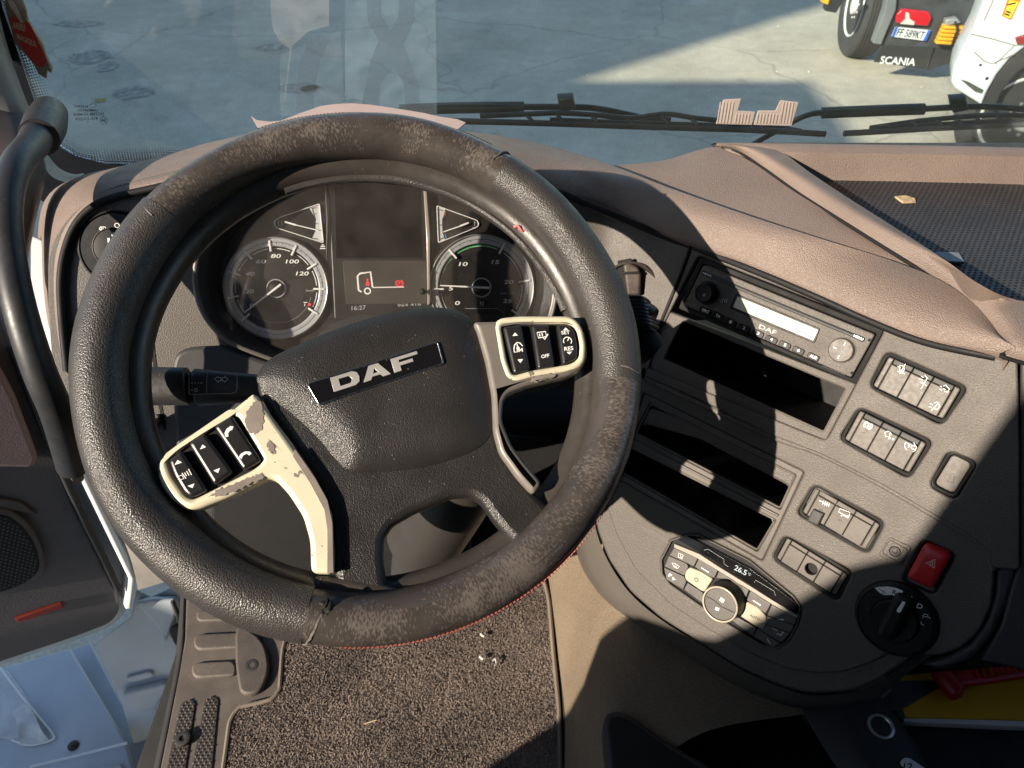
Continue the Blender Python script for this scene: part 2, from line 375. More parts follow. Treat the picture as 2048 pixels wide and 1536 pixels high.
# ------------------------------------------------------------------ the yard outside
def ground_material():
    m = M_('worn_concrete', (.47, .42, .325), .9, bump='noise', bs=90, bd=.25, var=.16, vs=.9, spec=.2)
    t = m.node_tree; N = t.nodes; K = t.links; b = N['Principled BSDF']; src = b.inputs['Base Color'].links[0].from_socket
    tc = N.new('ShaderNodeTexCoord')
    v = N.new('ShaderNodeTexNoise'); v.inputs['Scale'].default_value = 2.3; v.inputs['Detail'].default_value = 9; v.inputs['Roughness'].default_value = .7; K.new(tc.outputs['Object'], v.inputs['Vector'])
    r = N.new('ShaderNodeMapRange'); r.inputs[1].default_value = .60; r.inputs[2].default_value = .70; r.inputs[3].default_value = 1; r.inputs[4].default_value = .72; K.new(v.outputs['Fac'], r.inputs[0])
    f = N.new('ShaderNodeTexNoise'); f.inputs['Scale'].default_value = 55; f.inputs['Detail'].default_value = 4; K.new(tc.outputs['Object'], f.inputs['Vector'])
    r2 = N.new('ShaderNodeMapRange'); r2.inputs[1].default_value = .3; r2.inputs[2].default_value = .7; r2.inputs[3].default_value = .82; r2.inputs[4].default_value = 1.18; K.new(f.outputs['Fac'], r2.inputs[0])
    cn = N.new('ShaderNodeTexNoise'); cn.inputs['Scale'].default_value = 1.5; cn.inputs['Detail'].default_value = 4; K.new(tc.outputs['Object'], cn.inputs['Vector'])
    ad = N.new('ShaderNodeVectorMath'); ad.operation = 'MULTIPLY_ADD'; ad.inputs[1].default_value = (.6, .6, 0); K.new(cn.outputs['Color'], ad.inputs[0]); K.new(tc.outputs['Object'], ad.inputs[2])
    vo = N.new('ShaderNodeTexVoronoi'); vo.feature = 'DISTANCE_TO_EDGE'; vo.inputs['Scale'].default_value = .38; K.new(ad.outputs[0], vo.inputs['Vector'])
    r3 = N.new('ShaderNodeMapRange'); r3.inputs[1].default_value = .0; r3.inputs[2].default_value = .006; r3.inputs[3].default_value = .72; r3.inputs[4].default_value = 1; K.new(vo.outputs['Distance'], r3.inputs[0])
    mo = N.new('ShaderNodeTexNoise'); mo.inputs['Scale'].default_value = 5.5; mo.inputs['Detail'].default_value = 7; mo.inputs['Roughness'].default_value = .65; K.new(tc.outputs['Object'], mo.inputs['Vector'])
    r4 = N.new('ShaderNodeMapRange'); r4.inputs[1].default_value = .3; r4.inputs[2].default_value = .7; r4.inputs[3].default_value = .88; r4.inputs[4].default_value = 1.10; K.new(mo.outputs['Fac'], r4.inputs[0])
    for q in (r, r2, r3, r4):
        s_ = N.new('ShaderNodeVectorMath'); s_.operation = 'SCALE'; K.new(src, s_.inputs[0]); K.new(q.outputs[0], s_.inputs['Scale']); src = s_.outputs[0]
    K.new(src, b.inputs['Base Color']); return m
tag(mesh('ground', [(-90, -90, 0), (110, -90, 0), (110, 110, 0), (-90, 110, 0)], [(0, 1, 2, 3)], ground_material(), smooth=False), kind='structure')
# small dark stains, pebbles and a faded yellow line fragment on the yard
oil = M_('oil_stain', (.29, .265, .21), .75, var=.5, vs=14)
STL = ['big oval oil stain left of the glass marking on the yard', 'small oil stain just right of the big oval one', 'oil stain on the yard above the left brow', 'thin oil stain under the crinkled film', 'long thin oil stain just above the torn paper', 'small oil stain right of the long thin one', 'oil stain above the torn paper inside the figure-eight reflection', 'faint stain at the very top left of the yard']
for i, (x, y, a, b_) in enumerate([(180, 115, .22, .09), (214, 134, .12, .06), (265, 186, .2, .07), (540, 95, .15, .05), (600, 176, .22, .05), (620, 178, .1, .04), (705, 208, .12, .05), (160, 48, .3, .05)]):
    c = GND.at(x, y); n = 26
    pts = [(c[0] + a * math.cos(k / n * 6.283) * (1 + .35 * math.sin(3 * k + i) * random.random()), c[1] + b_ * 2.2 * math.sin(k / n * 6.283) * (1 + .35 * random.random())) for k in range(n)]
    tag(mesh('oil_stain', [(p[0], p[1], .004) for p in pts], [tuple(range(n))], oil, smooth=False), STL[i], 'stain', 'oil stains on the yard')
yl = M_('faded_yellow_paint', (.38, .25, .06), .8, var=.4, vs=30)
tag(mesh('paint_patch', [tuple(GND.wp(x, y, .005)) for x, y in ((188, 199), (212, 195), (211, 203), (190, 206))], [(0, 1, 2, 3)], yl, smooth=False), 'small faded yellow paint patch on the yard above the glass marking', 'paint mark')
peb = M_('pale_pebble', (.6, .57, .5), .8)
bm = bmesh.new()
for x, y in [(1843, 174), (1618, 143), (1554, 143), (1557, 52), (1495, 184), (1878, 180), (350, 30)] + [(random.uniform(150, 1900), random.uniform(5, 280)) for _ in range(22)]:
    p = GND.wp(x, y, .006); r_ = random.uniform(.005, .014)
    bmesh.ops.create_icosphere(bm, subdivisions=1, radius=r_, matrix=Matrix.Translation(p) @ Matrix.Scale(.6, 4, (0, 0, 1)))
me = bpy.data.meshes.new('pebble_scatter'); bm.to_mesh(me); bm.free(); me.materials.append(peb)
tag(put(bpy.data.objects.new('pebble_scatter', me)), 'pale pebbles and crumbs scattered over the concrete yard', 'pebbles', kind='stuff')

def truck_wheel(parent, O, axle, R_, rr, name='wheel', rimmat=None):
    """tyre, dished rim with hand holes, hub and nuts; axle points out of the visible face"""
    ax = Vector(axle).normalized(); f = Frame(O, Vector((0, 0, 1)).cross(ax), (0, 0, 1))
    prof = [(rr * 1.02, -.22), (R_ * .93, -.24), (R_ * .985, -.22), (R_, -.19)]
    for k in range(5):
        z = -.17 + k * .032; prof += [(R_, z), (R_, z + .02), (R_ * .985, z + .022), (R_ * .985, z + .028)]
    prof += [(R_, -.005), (R_ * .985, .02), (R_ * .93, .045), (R_ * .75, .05), (rr * 1.1, .035), (rr, .02)]
    w_ = lathe(name, [(rr * .98, -.2)] + prof, f, (0, 0), tyre, parent, 64, ang=25)
    rm = rimmat or rimw
    lathe('rim', [(rr * 1.015, .028), (rr * 1.0, .036), (rr * .95, .03), (rr * .92, .0), (rr * .88, -.05), (rr * .80, -.075), (rr * .60, -.045), (rr * .50, -.03), (rr * .49, -.01), (rr * .30, .0), (rr * .28, .05), (.001, .06)], f, (0, 0), rm, w_, 56, ang=30)
    for k in range(10):
        a = k * .6283; c = (rr * .72 * math.cos(a), rr * .72 * math.sin(a))
        lathe('hand_hole', [(rr * .085, -.062), (rr * .075, -.058), (.001, -.059)], f, c, blackm, w_, 14)
        c = (rr * .40 * math.cos(a + .3), rr * .40 * math.sin(a + .3))
        lathe('wheel_nut', [(rr * .045, -.02), (rr * .045, .02), (rr * .02, .028)], f, c, silver, w_, 6, ang=20)
    return w_
tyre = M_('tyre_rubber', (.035, .035, .034), .75, bump='noise', bs=90, bd=.4, var=.2)
rimw = M_('white_wheel_rim', (.62, .62, .60), .35, var=.08)

# tractor unit parked ahead on the right: rear corner with wheel, lamp, plate and mud flap
def _dirv(az): return Vector((math.sin(rad(az)), math.cos(rad(az)), 0))
tO = HZ(1788, 108, -2.25 + .0)                   # ground point under its rear
_so = W(1800, 90, 7.75); _so.z = 0
SCF = Frame(_so, _dirv(96), (0, 0, 1))       # plane of its rear end, facing back to us
def onSC(x, y, off=0): return SCF.wp(x, y, off)
tr = thing('tractor_unit', 'dark tractor unit rear with white wheel rim, red lamp and lettered mud flap', 'truck', (SCF.O.x, SCF.O.y, 0))
heading = _dirv(8)
axO = W(1714, 14, 8.33)
axO.z = .52
truck_wheel(tr, axO, _dirv(6 - 90), .52, .315)
fl = M_('mud_flap_rubber', (.022, .024, .023), .6, bump='noise', bs=60, bd=.2)
ppx('mud_flap', [(1762, 92), (1868, 96), (1852, 139), (1748, 124)], SCF, -.02, .0, .004, fl, tr)
ppx('mud_flap', [(1868, 96), (1925, 92), (1905, 126), (1855, 140)], SCF, -.05, -.03, .004, rubber, tr)
ppx('mudguard', [(1782, -60), (1800, -60), (1792, 20), (1762, 90), (1747, 87), (1770, 20)], SCF, -.10, .03, .01, M_('grey_mudguard', (.16, .165, .165), .5), tr)
ppx('rear_housing', [(1800, -60), (1990, -60), (1940, 40), (1930, 90), (1870, 97), (1764, 93), (1792, 20)], SCF, -.35, -.02, .01, M_('dirty_chassis', (.045, .047, .050), .6, var=.5, vs=6), tr)
lamp = ppx('tail_lamp', [(1806, 18), (1858, 24), (1864, 36), (1856, 53), (1792, 46), (1793, 30)], SCF, -.02, .03, .012, M_('red_lamp_lens', (.55, .01, .02), .15, coat=.8), tr, r=.02)
ppx('reverse_lens', [(1811, 24), (1818, 26), (1820, 38), (1830, 44), (1828, 51), (1801, 48), (1811, 38)], SCF, .0, .034, .006, M_('clear_lamp_lens', (.62, .58, .52), .2, coat=.6), lamp)
pl = ppx('number_plate', [(1791, 54), (1862, 61), (1852, 82), (1783, 73)], SCF, -.0, .012, .002, M_('plate_white', (.7, .72, .7), .4), tr)
bl = M_('plate_blue', (.02, .12, .5), .4)
strokes('plate_band', [], .01, SCF, .0125, bl, pl, fills=[[(1791, 54), (1797, 54.6), (1789, 73.7), (1783, 73)], [(1856, 60.4), (1862, 61), (1852, 82), (1846, 81.2)]])
text('plate_number', 'FF 589KT', (1791, 72), (1845, 79), (1798, 56.5), SCF, .0126, blackm, pl)
text('flap_lettering', 'SCANIA', (1759, 127), (1829, 132), (1763, 112), SCF, .0012, white, tr)
ck = thing('wheel_chock', 'yellow ribbed wheel chock clipped beside the number plate', 'chock', SCF.wp(1903, 72))
ym = M_('yellow_chock', (.75, .36, .02), .4)
for k in range(5):
    y = 52 + k * 7.6; dx = -k * 3.4
    ppx('rib', [(1890 + dx, y), (1932 + dx, y + 3), (1929 + dx, y + 9), (1887 + dx, y + 6)], SCF, .0, .10, .012, ym, ck)
tube('strap', [SCF.wp(1908, 40, .06), SCF.wp(1915, 58, .115), SCF.wp(1909, 76, .12), SCF.wp(1904, 92, .11)], .012, blackm, ck)
ppx('bracket', [(1892, 40), (1914, 36), (1922, 46), (1890, 52)], SCF, .0, .08, .01, silver, ck)
# piece of orange and yellow marking seen at the top left of that truck
ppx('side_marker', [(1640, -6), (1660, -6), (1656, 10), (1642, 4)], SCF, -.1, -.05, .004, ym, tr)
ppx('side_panel', [(1662, -20), (1700, -20), (1672, 26), (1650, 22), (1656, 10)], SCF, -.2, -.06, .004, rubber, tr)

# white rigid truck on the right, front corner and wheel
WTF = Frame(W(2030, 232, 6.2), _dirv(112), (0, 0, 1))
wt = thing('white_truck', 'white truck corner with wheel and hazard sticker beside the far right windscreen edge', 'truck', (WTF.O.x, WTF.O.y, 0))
wO = WTF.wp(2052, 236, -.16)
truck_wheel(wt, wO, WTF.n, .52, .345)
body = [(1975, -40), (1965, 8), (1945, 62), (1925, 100), (1908, 135), (1902, 165), (1910, 178), (1963, 212), (1974, 185), (1994, 150), (2020, 118), (2060, 88), (2200, 60), (2200, -60), (2050, -80)]
ppx('body_panel', body, WTF, -.5, .0, .03, paint, wt)
strokes('panel_gap', [[(1942, 68), (1985, 78), (2034, 92)], [(1948, 104), (1968, 122), (1984, 128), (2030, 108)], [(1968, 42), (1985, 4), (1992, -10)], [(2028, 92), (2010, 110), (1990, 128)]], .010, WTF, .0012, M_('shut_line', (.18, .17, .13), .7), wt)
strokes('bumper_step', [], .01, WTF, .0014, M_('bumper_grille_dark', (.05, .06, .05), .6), wt, fills=[[(1919, 158), (1935, 162), (1968, 180), (1964, 188), (1950, 184)]])
strokes('bumper_screw', [], .01, WTF, .0016, blackm, wt, dots=[(1961, 130, .012), (1974, 157, .014)])
st = ppx('hazard_sticker', [(2018, -10), (2042, 0), (2022, 41), (2003, 32)], WTF, .001, .004, .001, M_('sticker_orange', (.8, .16, .02), .5), wt)
ppx('sticker_face', [(2019, 0), (2038, 4), (2020, 37), (2007, 31)], WTF, .004, .0055, .0004, M_('sticker_yellow', (.85, .55, .04), .5), st)
strokes('sticker_print', [[(2014, 10), (2032, 6)], [(2012, 22), (2022, 26)], [(2009, 27), (2019, 31)]], .012, WTF, .0058, blackm, st)
ppx('side_lamp', [(2030, 76), (2060, 66), (2070, 88), (2034, 90)], WTF, .0, .03, .008, M_('dark_red_lens', (.25, .03, .03), .25), wt)
ppx('wheel_arch', [(1963, 212), (1974, 185), (1994, 150), (2020, 118), (2060, 88), (2200, 60), (2200, 90), (2070, 118), (2030, 150), (2003, 185), (1988, 220)], WTF, -.3, -.03, .01, rubber, wt)

# unseen blocks left of the cab, added to shade the yard and step well
wh = thing('yard_shade_block', 'unseen grey block left of the cab, added to shade the yard', 'building', (-15, 6, 0))
wm_ = M_('blocker_render', (.35, .34, .32), .8, var=.1, vs=1)
_w = Matrix.Translation((-27.1, -12.1, 0)) @ Matrix.Rotation(rad(24.2), 4, 'Z')
box('wall', (-9, 0, 0), (5, 20, 18.0), wm_, wh, _w, bev=.03)
box('blocker_cap', (-9.05, 0.02, 18.0), (4.98, 20.05, 18.06), M_('blocker_cap_grey', (.2, .2, .2), .6), wh, _w, bev=.03)
nt_ = thing('yard_shade_tower', 'unseen tall block left of the cab, added to shade the yard', 'building', (-14, -4, 0))  # unseen mass added to shade the nearer part of the yard
box('block_wall', (-22, -5.5, 0), (-10.8, -2.77, 9.0), wm_, nt_, bev=.03); box('block_roof', (-22.05, -5.55, 9.0), (-10.82, -2.8, 9.05), bpy.data.materials['blocker_cap_grey'], nt_)
vn = thing('step_shade_block', 'unseen white block beside the open door, added to shade the step well', 'blocker', (-4, -3, 0))  # unseen box added to keep sun off the step well
box('blocker_body', (-5.4, -7, .35), (-3.3, -.2, 3.45), paint, vn, bev=.12)
for yy in (-5.9, -1.4): lathe('blocker_wheel', [(.34, -.2), (.34, 0), (.2, .01), (.001, -.02)], Frame((-3.32, yy, .34), (0, 1, 0), (0, 0, 1)), (0, 0), tyre, vn, 32)

# ------------------------------------------------------------------ cab shell (mostly out of frame: keeps the inside dark)
shell = M_('cab_liner_grey', (.035, .034, .033), .9, var=.05)
def slab(name, lo, hi, mat=shell): return tag(box(name, lo, hi, mat, None, Matrix.Translation(CAM), bev=.01), kind='structure')
slab('cab_roof', (-.80, -1.1, .62), (1.62, 1.02, .68))
slab('rear_wall', (-.80, -1.16, -1.15), (1.62, -1.1, .62))
slab('right_wall', (1.56, -1.1, -1.6), (1.62, 1.1, -.35))
slab('right_wall', (1.56, -1.1, -.35), (1.62, -.2, .62))
slab('windscreen_header', (-.80, .93, .38), (1.62, 1.02, .62))
slab('floor', (-.55, -1.1, -1.20), (1.62, 1.12, -1.152), rubber)
slab('bulkhead', (-.60, .99, -1.8), (1.62, 1.04, -.60), blackm)

SW = Frame(CAM + Vector((-.80, 0, 0)), (0, -1, 0), (0, 0, 1))   # left side wall, seen from inside: right = backwards
_e = [(-.475, .62), (-.480, .16), (-.472, .125), (-.455, .10), (-.436, .07), (-.428, .04), (-.409, -.012), (-.378, -.08), (-.345, -.155), (-.29, -.21), (-.22, -.265), (-.18, -.32), (-.162, -.39), (-.19, -.45), (-.18, -.53), (-.155, -.64), (-.15, -1.20)]  # front edge shaped to throw the shadow line across the console
o = plate('side_wall', [(-y, z) for y, z in _e] + [(1.1, -1.20), (1.1, .62)], SW, -.05, 0, .004, shell); tag(o, kind='structure')
# ------------------------------------------------------------------ windscreen
def glass_mat():
    m = bpy.data.materials.new('dusty_windscreen_glass'); m.use_nodes = True; t = m.node_tree; N = t.nodes; K = t.links; N.clear()
    out = N.new('ShaderNodeOutputMaterial'); tr_ = N.new('ShaderNodeBsdfTransparent'); tr_.inputs[0].default_value = (.88, .95, .95, 1)
    gl = N.new('ShaderNodeBsdfGlossy'); gl.inputs['Roughness'].default_value = .03
    df = N.new('ShaderNodeBsdfDiffuse'); df.inputs[0].default_value = (.5, .5, .48, 1)
    fr = N.new('ShaderNodeFresnel'); fr.inputs[0].default_value = 1.45
    fm = N.new('ShaderNodeMath'); fm.operation = 'MULTIPLY'; fm.inputs[1].default_value = .8; K.new(fr.outputs[0], fm.inputs[0])
    tc = N.new('ShaderNodeTexCoord'); nz = N.new('ShaderNodeTexNoise'); nz.inputs['Scale'].default_value = 7; nz.inputs['Detail'].default_value = 9; nz.inputs['Roughness'].default_value = .7; K.new(tc.outputs['Object'], nz.inputs['Vector'])
    mr = N.new('ShaderNodeMapRange'); mr.inputs[1].default_value = .35; mr.inputs[2].default_value = .8; mr.inputs[3].default_value = .01; mr.inputs[4].default_value = .045; K.new(nz.outputs['Fac'], mr.inputs[0])
    m1 = N.new('ShaderNodeMixShader'); K.new(fm.outputs[0], m1.inputs[0]); K.new(tr_.outputs[0], m1.inputs[1]); K.new(gl.outputs[0], m1.inputs[2])
    m2 = N.new('ShaderNodeMixShader'); K.new(mr.outputs[0], m2.inputs[0]); K.new(m1.outputs[0], m2.inputs[1]); K.new(df.outputs[0], m2.inputs[2])
    K.new(m2.outputs[0], out.inputs[0]); return m
ws = thing('windscreen', 'large dusty windscreen with dotted black border above the dashboard', 'windscreen', GLS.O)
edge = [(-40, -300), (-12, -60), (6, 20), (34, 100), (60, 178), (82, 240), (106, 282), (150, 312), (210, 328), (300, 330)]
low = [(1200, 345), (3400, 330), (3400, -900), (-140, -900)]
plate('pane', [GLS.at(x, y) for x, y in edge + low], GLS, -.006, 0, .001, glass_mat(), ws)
fritm = M_('black_frit', (.006, .006, .007), .35)
E0 = [Vector(GLS.at(x, y, -.007)).to_3d() for x, y in [(-40, -300), (-12, -60), (6, 20), (34, 100), (60, 178), (84, 240), (108, 285), (150, 312), (205, 322), (290, 323), (380, 322), (520, 322), (700, 322)]]
E0 = cat(E0, 14)
def off_curve(P, d):
    out = []
    for i in range(len(P)):
        t = (P[min(i + 1, len(P) - 1)] - P[max(i - 1, 0)]).normalized(); n_ = Vector((-t.y, t.x, 0)); out.append(P[i] + n_ * d)
    return out
A_ = off_curve(E0, .0); B_ = off_curve(E0, -.12)
V = []; Fc = []
for a, b_ in zip(A_, B_): V += [(a.x, a.y, -.0072), (b_.x, b_.y, -.0072)]
for i in range(len(A_) - 1): Fc.append((2 * i, 2 * i + 1, 2 * i + 3, 2 * i + 2))
mesh('frit_band', V, Fc, fritm, ws, GLS.M, smooth=False)
V = []; Fc = []
for row in range(7):
    P = off_curve(E0, .0004 + row * .0036); Ls = 0; nxt = (row % 2) * .0021
    for i in range(len(P) - 1):
        seg = (P[i + 1] - P[i]); L = seg.length
        while nxt < Ls + L:
            p = P[i] + seg * ((nxt - Ls) / L); r_ = .0021 * (1 - row * .115); b0 = len(V)
            for k in range(8): V.append((p.x + r_ * math.cos(k * .785), p.y + r_ * math.sin(k * .785), -.0073))
            Fc.append(tuple(range(b0, b0 + 8))); nxt += .0042
        Ls += L
tag(mesh('frit_dots', V, Fc, fritm, ws, GLS.M, smooth=False), kind='stuff')
mk = M_('glass_marking_black', (.02, .025, .03), .6)
for s_, a, b_, c in [('FUYAO', (148, 215), (176, 216), (148, 210)), ('LAMINATED', (155, 223), (196, 223), (155, 218)), ('DOT459 AS1M868', (147, 232), (207, 231), (147, 226)), ('43R-010204', (151, 241), (196, 240), (151, 235)), ('2', (174, 245), (177, 245), (174, 242))]:
    text('glass_marking', s_, a, b_, c, GLS, .0006, mk, ws, mirror=True)
strokes('glass_marking', [arc(207.5, 240.5, 7.5, 0, 360, 20), [(179, 210.5), (186, 206), (194, 210.5), (186, 215.5), (179, 210.5)]], .0006, GLS, .0006, mk, ws)
text('glass_marking', 'E4', (203, 244), (211, 244), (203, 237), GLS, .0006, mk, ws, mirror=True)

# thin sheets painting a paper's reflected figure-eights on the glass; crinkled film beside
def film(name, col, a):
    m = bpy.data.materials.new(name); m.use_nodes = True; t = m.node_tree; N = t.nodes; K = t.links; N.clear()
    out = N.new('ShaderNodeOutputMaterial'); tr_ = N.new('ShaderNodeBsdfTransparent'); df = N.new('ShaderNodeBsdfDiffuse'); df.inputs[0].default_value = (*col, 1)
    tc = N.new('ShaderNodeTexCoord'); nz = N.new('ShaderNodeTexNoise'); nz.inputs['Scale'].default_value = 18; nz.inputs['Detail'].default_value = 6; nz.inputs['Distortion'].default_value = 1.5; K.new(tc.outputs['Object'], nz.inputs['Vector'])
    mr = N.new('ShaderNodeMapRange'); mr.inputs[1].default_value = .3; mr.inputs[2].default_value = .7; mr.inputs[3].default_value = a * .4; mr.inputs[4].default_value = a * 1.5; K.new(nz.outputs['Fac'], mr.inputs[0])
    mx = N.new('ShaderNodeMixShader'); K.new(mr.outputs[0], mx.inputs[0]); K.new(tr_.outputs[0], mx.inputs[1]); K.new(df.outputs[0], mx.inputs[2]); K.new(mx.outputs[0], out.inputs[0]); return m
f1 = film('reflection_pale', (.45, .6, .70), .05); f2 = film('reflection_dark', (.09, .11, .14), .12); f3 = film('crinkled_film', (.6, .6, .58), .06)
t8 = ppx('reflection_sheet', [(690, -60), (870, -60), (874, 228), (690, 224)], GLS, .0006, .0009, .0001, f1); tag(t8, 'faint painted reflection of a paper with a dark figure eight on the windscreen', 'sticker')
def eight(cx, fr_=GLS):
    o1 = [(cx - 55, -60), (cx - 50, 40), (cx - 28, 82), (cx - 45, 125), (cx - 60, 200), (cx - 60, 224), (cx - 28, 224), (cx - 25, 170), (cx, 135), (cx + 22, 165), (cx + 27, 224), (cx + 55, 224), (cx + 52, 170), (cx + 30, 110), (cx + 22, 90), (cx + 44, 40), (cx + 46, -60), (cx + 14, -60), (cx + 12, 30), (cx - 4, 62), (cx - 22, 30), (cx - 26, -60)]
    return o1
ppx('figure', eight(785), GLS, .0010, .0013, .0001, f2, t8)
t9 = ppx('reflection_sheet', [(560, 110), (680, 60), (690, 224), (560, 232)], GLS, .0006, .0009, .0001, film('reflection_faint', (.45, .55, .62), .03)); tag(t9, 'very faint painted reflection patch left of the figure-eight reflection on the windscreen', 'sticker')
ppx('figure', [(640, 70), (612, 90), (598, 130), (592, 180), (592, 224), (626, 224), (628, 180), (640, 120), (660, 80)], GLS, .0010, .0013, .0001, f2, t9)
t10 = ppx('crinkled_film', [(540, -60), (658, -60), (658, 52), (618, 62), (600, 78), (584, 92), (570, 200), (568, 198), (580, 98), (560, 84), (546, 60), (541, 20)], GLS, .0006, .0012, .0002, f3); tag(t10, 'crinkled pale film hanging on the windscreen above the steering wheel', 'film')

# torn red and tan wrapper hanging on the left pillar edge
wr = thing('air_freshener_wrapper', 'torn red and tan air freshener wrapper stuck at the upper left windscreen edge', 'wrapper', GLS.wp(58, 80, .01))
cardm = M_('tan_card', (.30, .22, .16), .5, var=.25, vs=60); redc = M_('wrapper_red', (.66, .045, .045), .35, var=.08)
ppx('card', [(8, -6), (42, -6), (52, 24), (56, 42), (68, 62), (86, 92), (92, 112), (104, 138), (102, 147), (94, 141), (92, 158), (76, 148), (66, 128), (56, 116), (44, 102), (38, 98), (28, 86), (20, 52), (12, 24)], GLS, .010, .014, .001, cardm, wr)
ppx('red_print', scat([(24, 34), (30, 32), (36, 40), (46, 50), (54, 42), (62, 52), (70, 68), (80, 92), (90, 118), (90, 130), (80, 134), (66, 124), (52, 106), (40, 88), (28, 62), (21, 44)], 3), GLS, .014, .0146, .0001, redc, wr)
ppx('pale_edge', [(52, 36), (56, 42), (68, 62), (86, 92), (92, 112), (104, 138), (102, 147), (96, 128), (88, 108), (80, 90), (66, 68), (54, 48)], GLS, .013, .0145, .0002, M_('torn_foil_edge', (.60, .47, .28), .4), wr)
cr = M_('cream_print', (.7, .6, .42), .5)
text('lettering', 'ARBRE', (25, 56), (50, 63), (26, 43), GLS, .0148, cr, wr); text('lettering', 'MAGIQUE', (35, 80), (73, 97), (33, 66), GLS, .0148, cr, wr)
ppx('cream_leaf', [(14, 0), (26, 2), (36, 20), (46, 46), (40, 44), (30, 28), (20, 14)], GLS, .0141, .0146, .0002, cr, wr)
# two ribbed foil scraps on the glass
rib = M_('ribbed_tan_foil', (.36, .31, .285), .5, var=.08)
for q, lb in (([(1447, 200), (1482, 198), (1475, 222), (1510, 224), (1504, 250), (1432, 248)], 'left of the two ribbed tan foil scraps above the wiper blade'), ([(1516, 222), (1551, 222), (1561, 201), (1597, 205), (1583, 252), (1507, 250)], 'right of the two ribbed tan foil scraps above the wiper blade')):
    s_ = ppx('foil_scrap', q, GLS, .0008, .0022, .0004, rib); tag(s_, lb, 'sticker', 'ribbed foil scraps on the windscreen')
    for k in range(12):
        x0 = min(p[0] for p in q) + 8 + k * 6.4
        if x0 < max(p[0] for p in q) - 8:
            yt = 228 if not ((q[0][0] < 1500 and x0 < 1470) or (q[0][0] > 1500 and x0 > 1566)) else 205
            ppx('rib', [(x0, yt), (x0 + 2.6, yt), (x0 - (247 - yt) * .16 + 2.6, 247), (x0 - (247 - yt) * .16, 247)], GLS, .0018, .0030, .0004, rib, s_)
# ------------------------------------------------------------------ wipers, outside the glass
wpm = M_('wiper_black', (.016, .022, .020), .45, var=.2)
def wiper(lb, arm, arm2, blade, clip, bow, thick):
    o = thing('windscreen_wiper', lb, 'wiper', GLS.wp(*clip, -.03), 'wipers outside the windscreen')
    tube('arm', [GLS.wp(x, y, -.05) for x, y in arm], .0042, wpm, o, flat=1.7)
    tube('arm_sleeve', [GLS.wp(x, y, -.05) for x, y in arm2], .0085, wpm, o, flat=.8)
    cx_, cy_ = clip
    ppx('arm_clip', [(cx_ - 20, cy_ - 16), (cx_ + 12, cy_ - 18), (cx_ + 18, cy_ + 6), (cx_ - 14, cy_ + 12)], GLS, -.058, -.040, .004, wpm, o)
    tube('blade_rubber', [GLS.wp(x, y, -.012) for x, y in blade], .0042, rubber, o, flat=1.2)
    tube('blade_rail', [GLS.wp(x, y - 9, -.02) for x, y in blade[1:-1]], .0024, wpm, o)
    tube('blade_bridge', [GLS.wp(x, y, -.028) for x, y in bow], .0036, wpm, o, flat=1.3)
    for i in range(1, len(bow) - 1):
        x, y = bow[i]
        yb = min(blade, key=lambda p: abs(p[0] - x))[1]
        tube('blade_claw', [GLS.wp(x - 9, y, -.028), GLS.wp(x + 6, yb - 4, -.014)], .0026, wpm, o, sub=1, seg=8)
    return o
wiper('left wiper lying along the bottom of the windscreen behind the foil scraps', [(790, 222), (900, 214), (1020, 214), (1140, 214), (1200, 218), (1290, 236), (1340, 240)], [(800, 220), (900, 216), (1048, 214)], [(905, 242), (1100, 247), (1300, 254), (1500, 260), (1650, 268)], (1135, 214), [(960, 232), (1060, 228), (1120, 226), (1190, 230), (1260, 236), (1330, 228), (1390, 236), (1450, 242), (1520, 250), (1600, 262)], 1)
wiper('right wiper with rubber sleeved arm at the right end of the windscreen', [(1500, 292), (1560, 258), (1610, 232), (1660, 224), (1800, 220), (1960, 213), (2060, 220)], [(1644, 226), (1760, 221), (1848, 218)], [(1688, 267), (1760, 263), (1880, 256), (2060, 248), (2200, 244)], (1922, 216), [(1740, 256), (1830, 243), (1880, 238), (1920, 234), (1960, 231), (2000, 230), (2060, 232), (2160, 236)], 1)

# ------------------------------------------------------------------ dashboard skins
db = thing('dashboard', 'wide grey and beige dashboard curving round the driver', 'dashboard', CLU.O, kind=None)
def con(x, y, off=0): return CON.wp(x, y, off)
def clu(x, y, off=0): return CLU.wp(x, y, off)
# padded beige brow: outer edge by the glass -> ridge -> rolled inner edge over the instruments
outer = [HZ(118, 735, -.66), HZ(88, 640, -.60), HZ(76, 520, -.54), HZ(80, 430, -.48), HZ(104, 382, -.455), HZ(160, 352, -.445), HZ(230, 335, -.44), HZ(300, 318, -.435), HZ(420, 285, -.43), HZ(560, 258, -.42), HZ(757, 248, -.415), HZ(950, 264, -.42), HZ(1080, 287, -.425), HZ(1200, 322, -.43), HZ(1340, 376, -.425), HZ(1500, 432, -.42), HZ(1650, 480, -.415), HZ(1780, 520, -.422), HZ(1880, 560, -.424), HZ(1950, 610, -.427), HZ(1998, 668, -.430), con(2024, 709, .010)]
inner = [clu(130, 742, .006), clu(116, 640, .006), clu(114, 540, .006), clu(132, 478, .006), clu(165, 432, .006), clu(205, 398, .006), clu(258, 380, .006), clu(320, 366, .006), clu(430, 345, .005), clu(560, 318, .014), clu(757, 300, .018), clu(930, 318, .014), clu(1040, 345, .005), clu(1130, 384, .006), clu(1220, 425, .007).lerp(con(1220, 425, .007), .5), con(1330, 466, .006), con(1480, 520, .005), con(1620, 578, .005), con(1740, 632, .005), con(1850, 676, .005), con(1950, 698, .005), con(2018, 712, .008)]
def mixc(a, b_, t, lift): return [p.lerp(q, t) + Vector((0, 0, lift)) for p, q in zip(a, b_)]
roll = [p + Vector((0, .006, -.012)) for p, q in zip(inner, outer)]
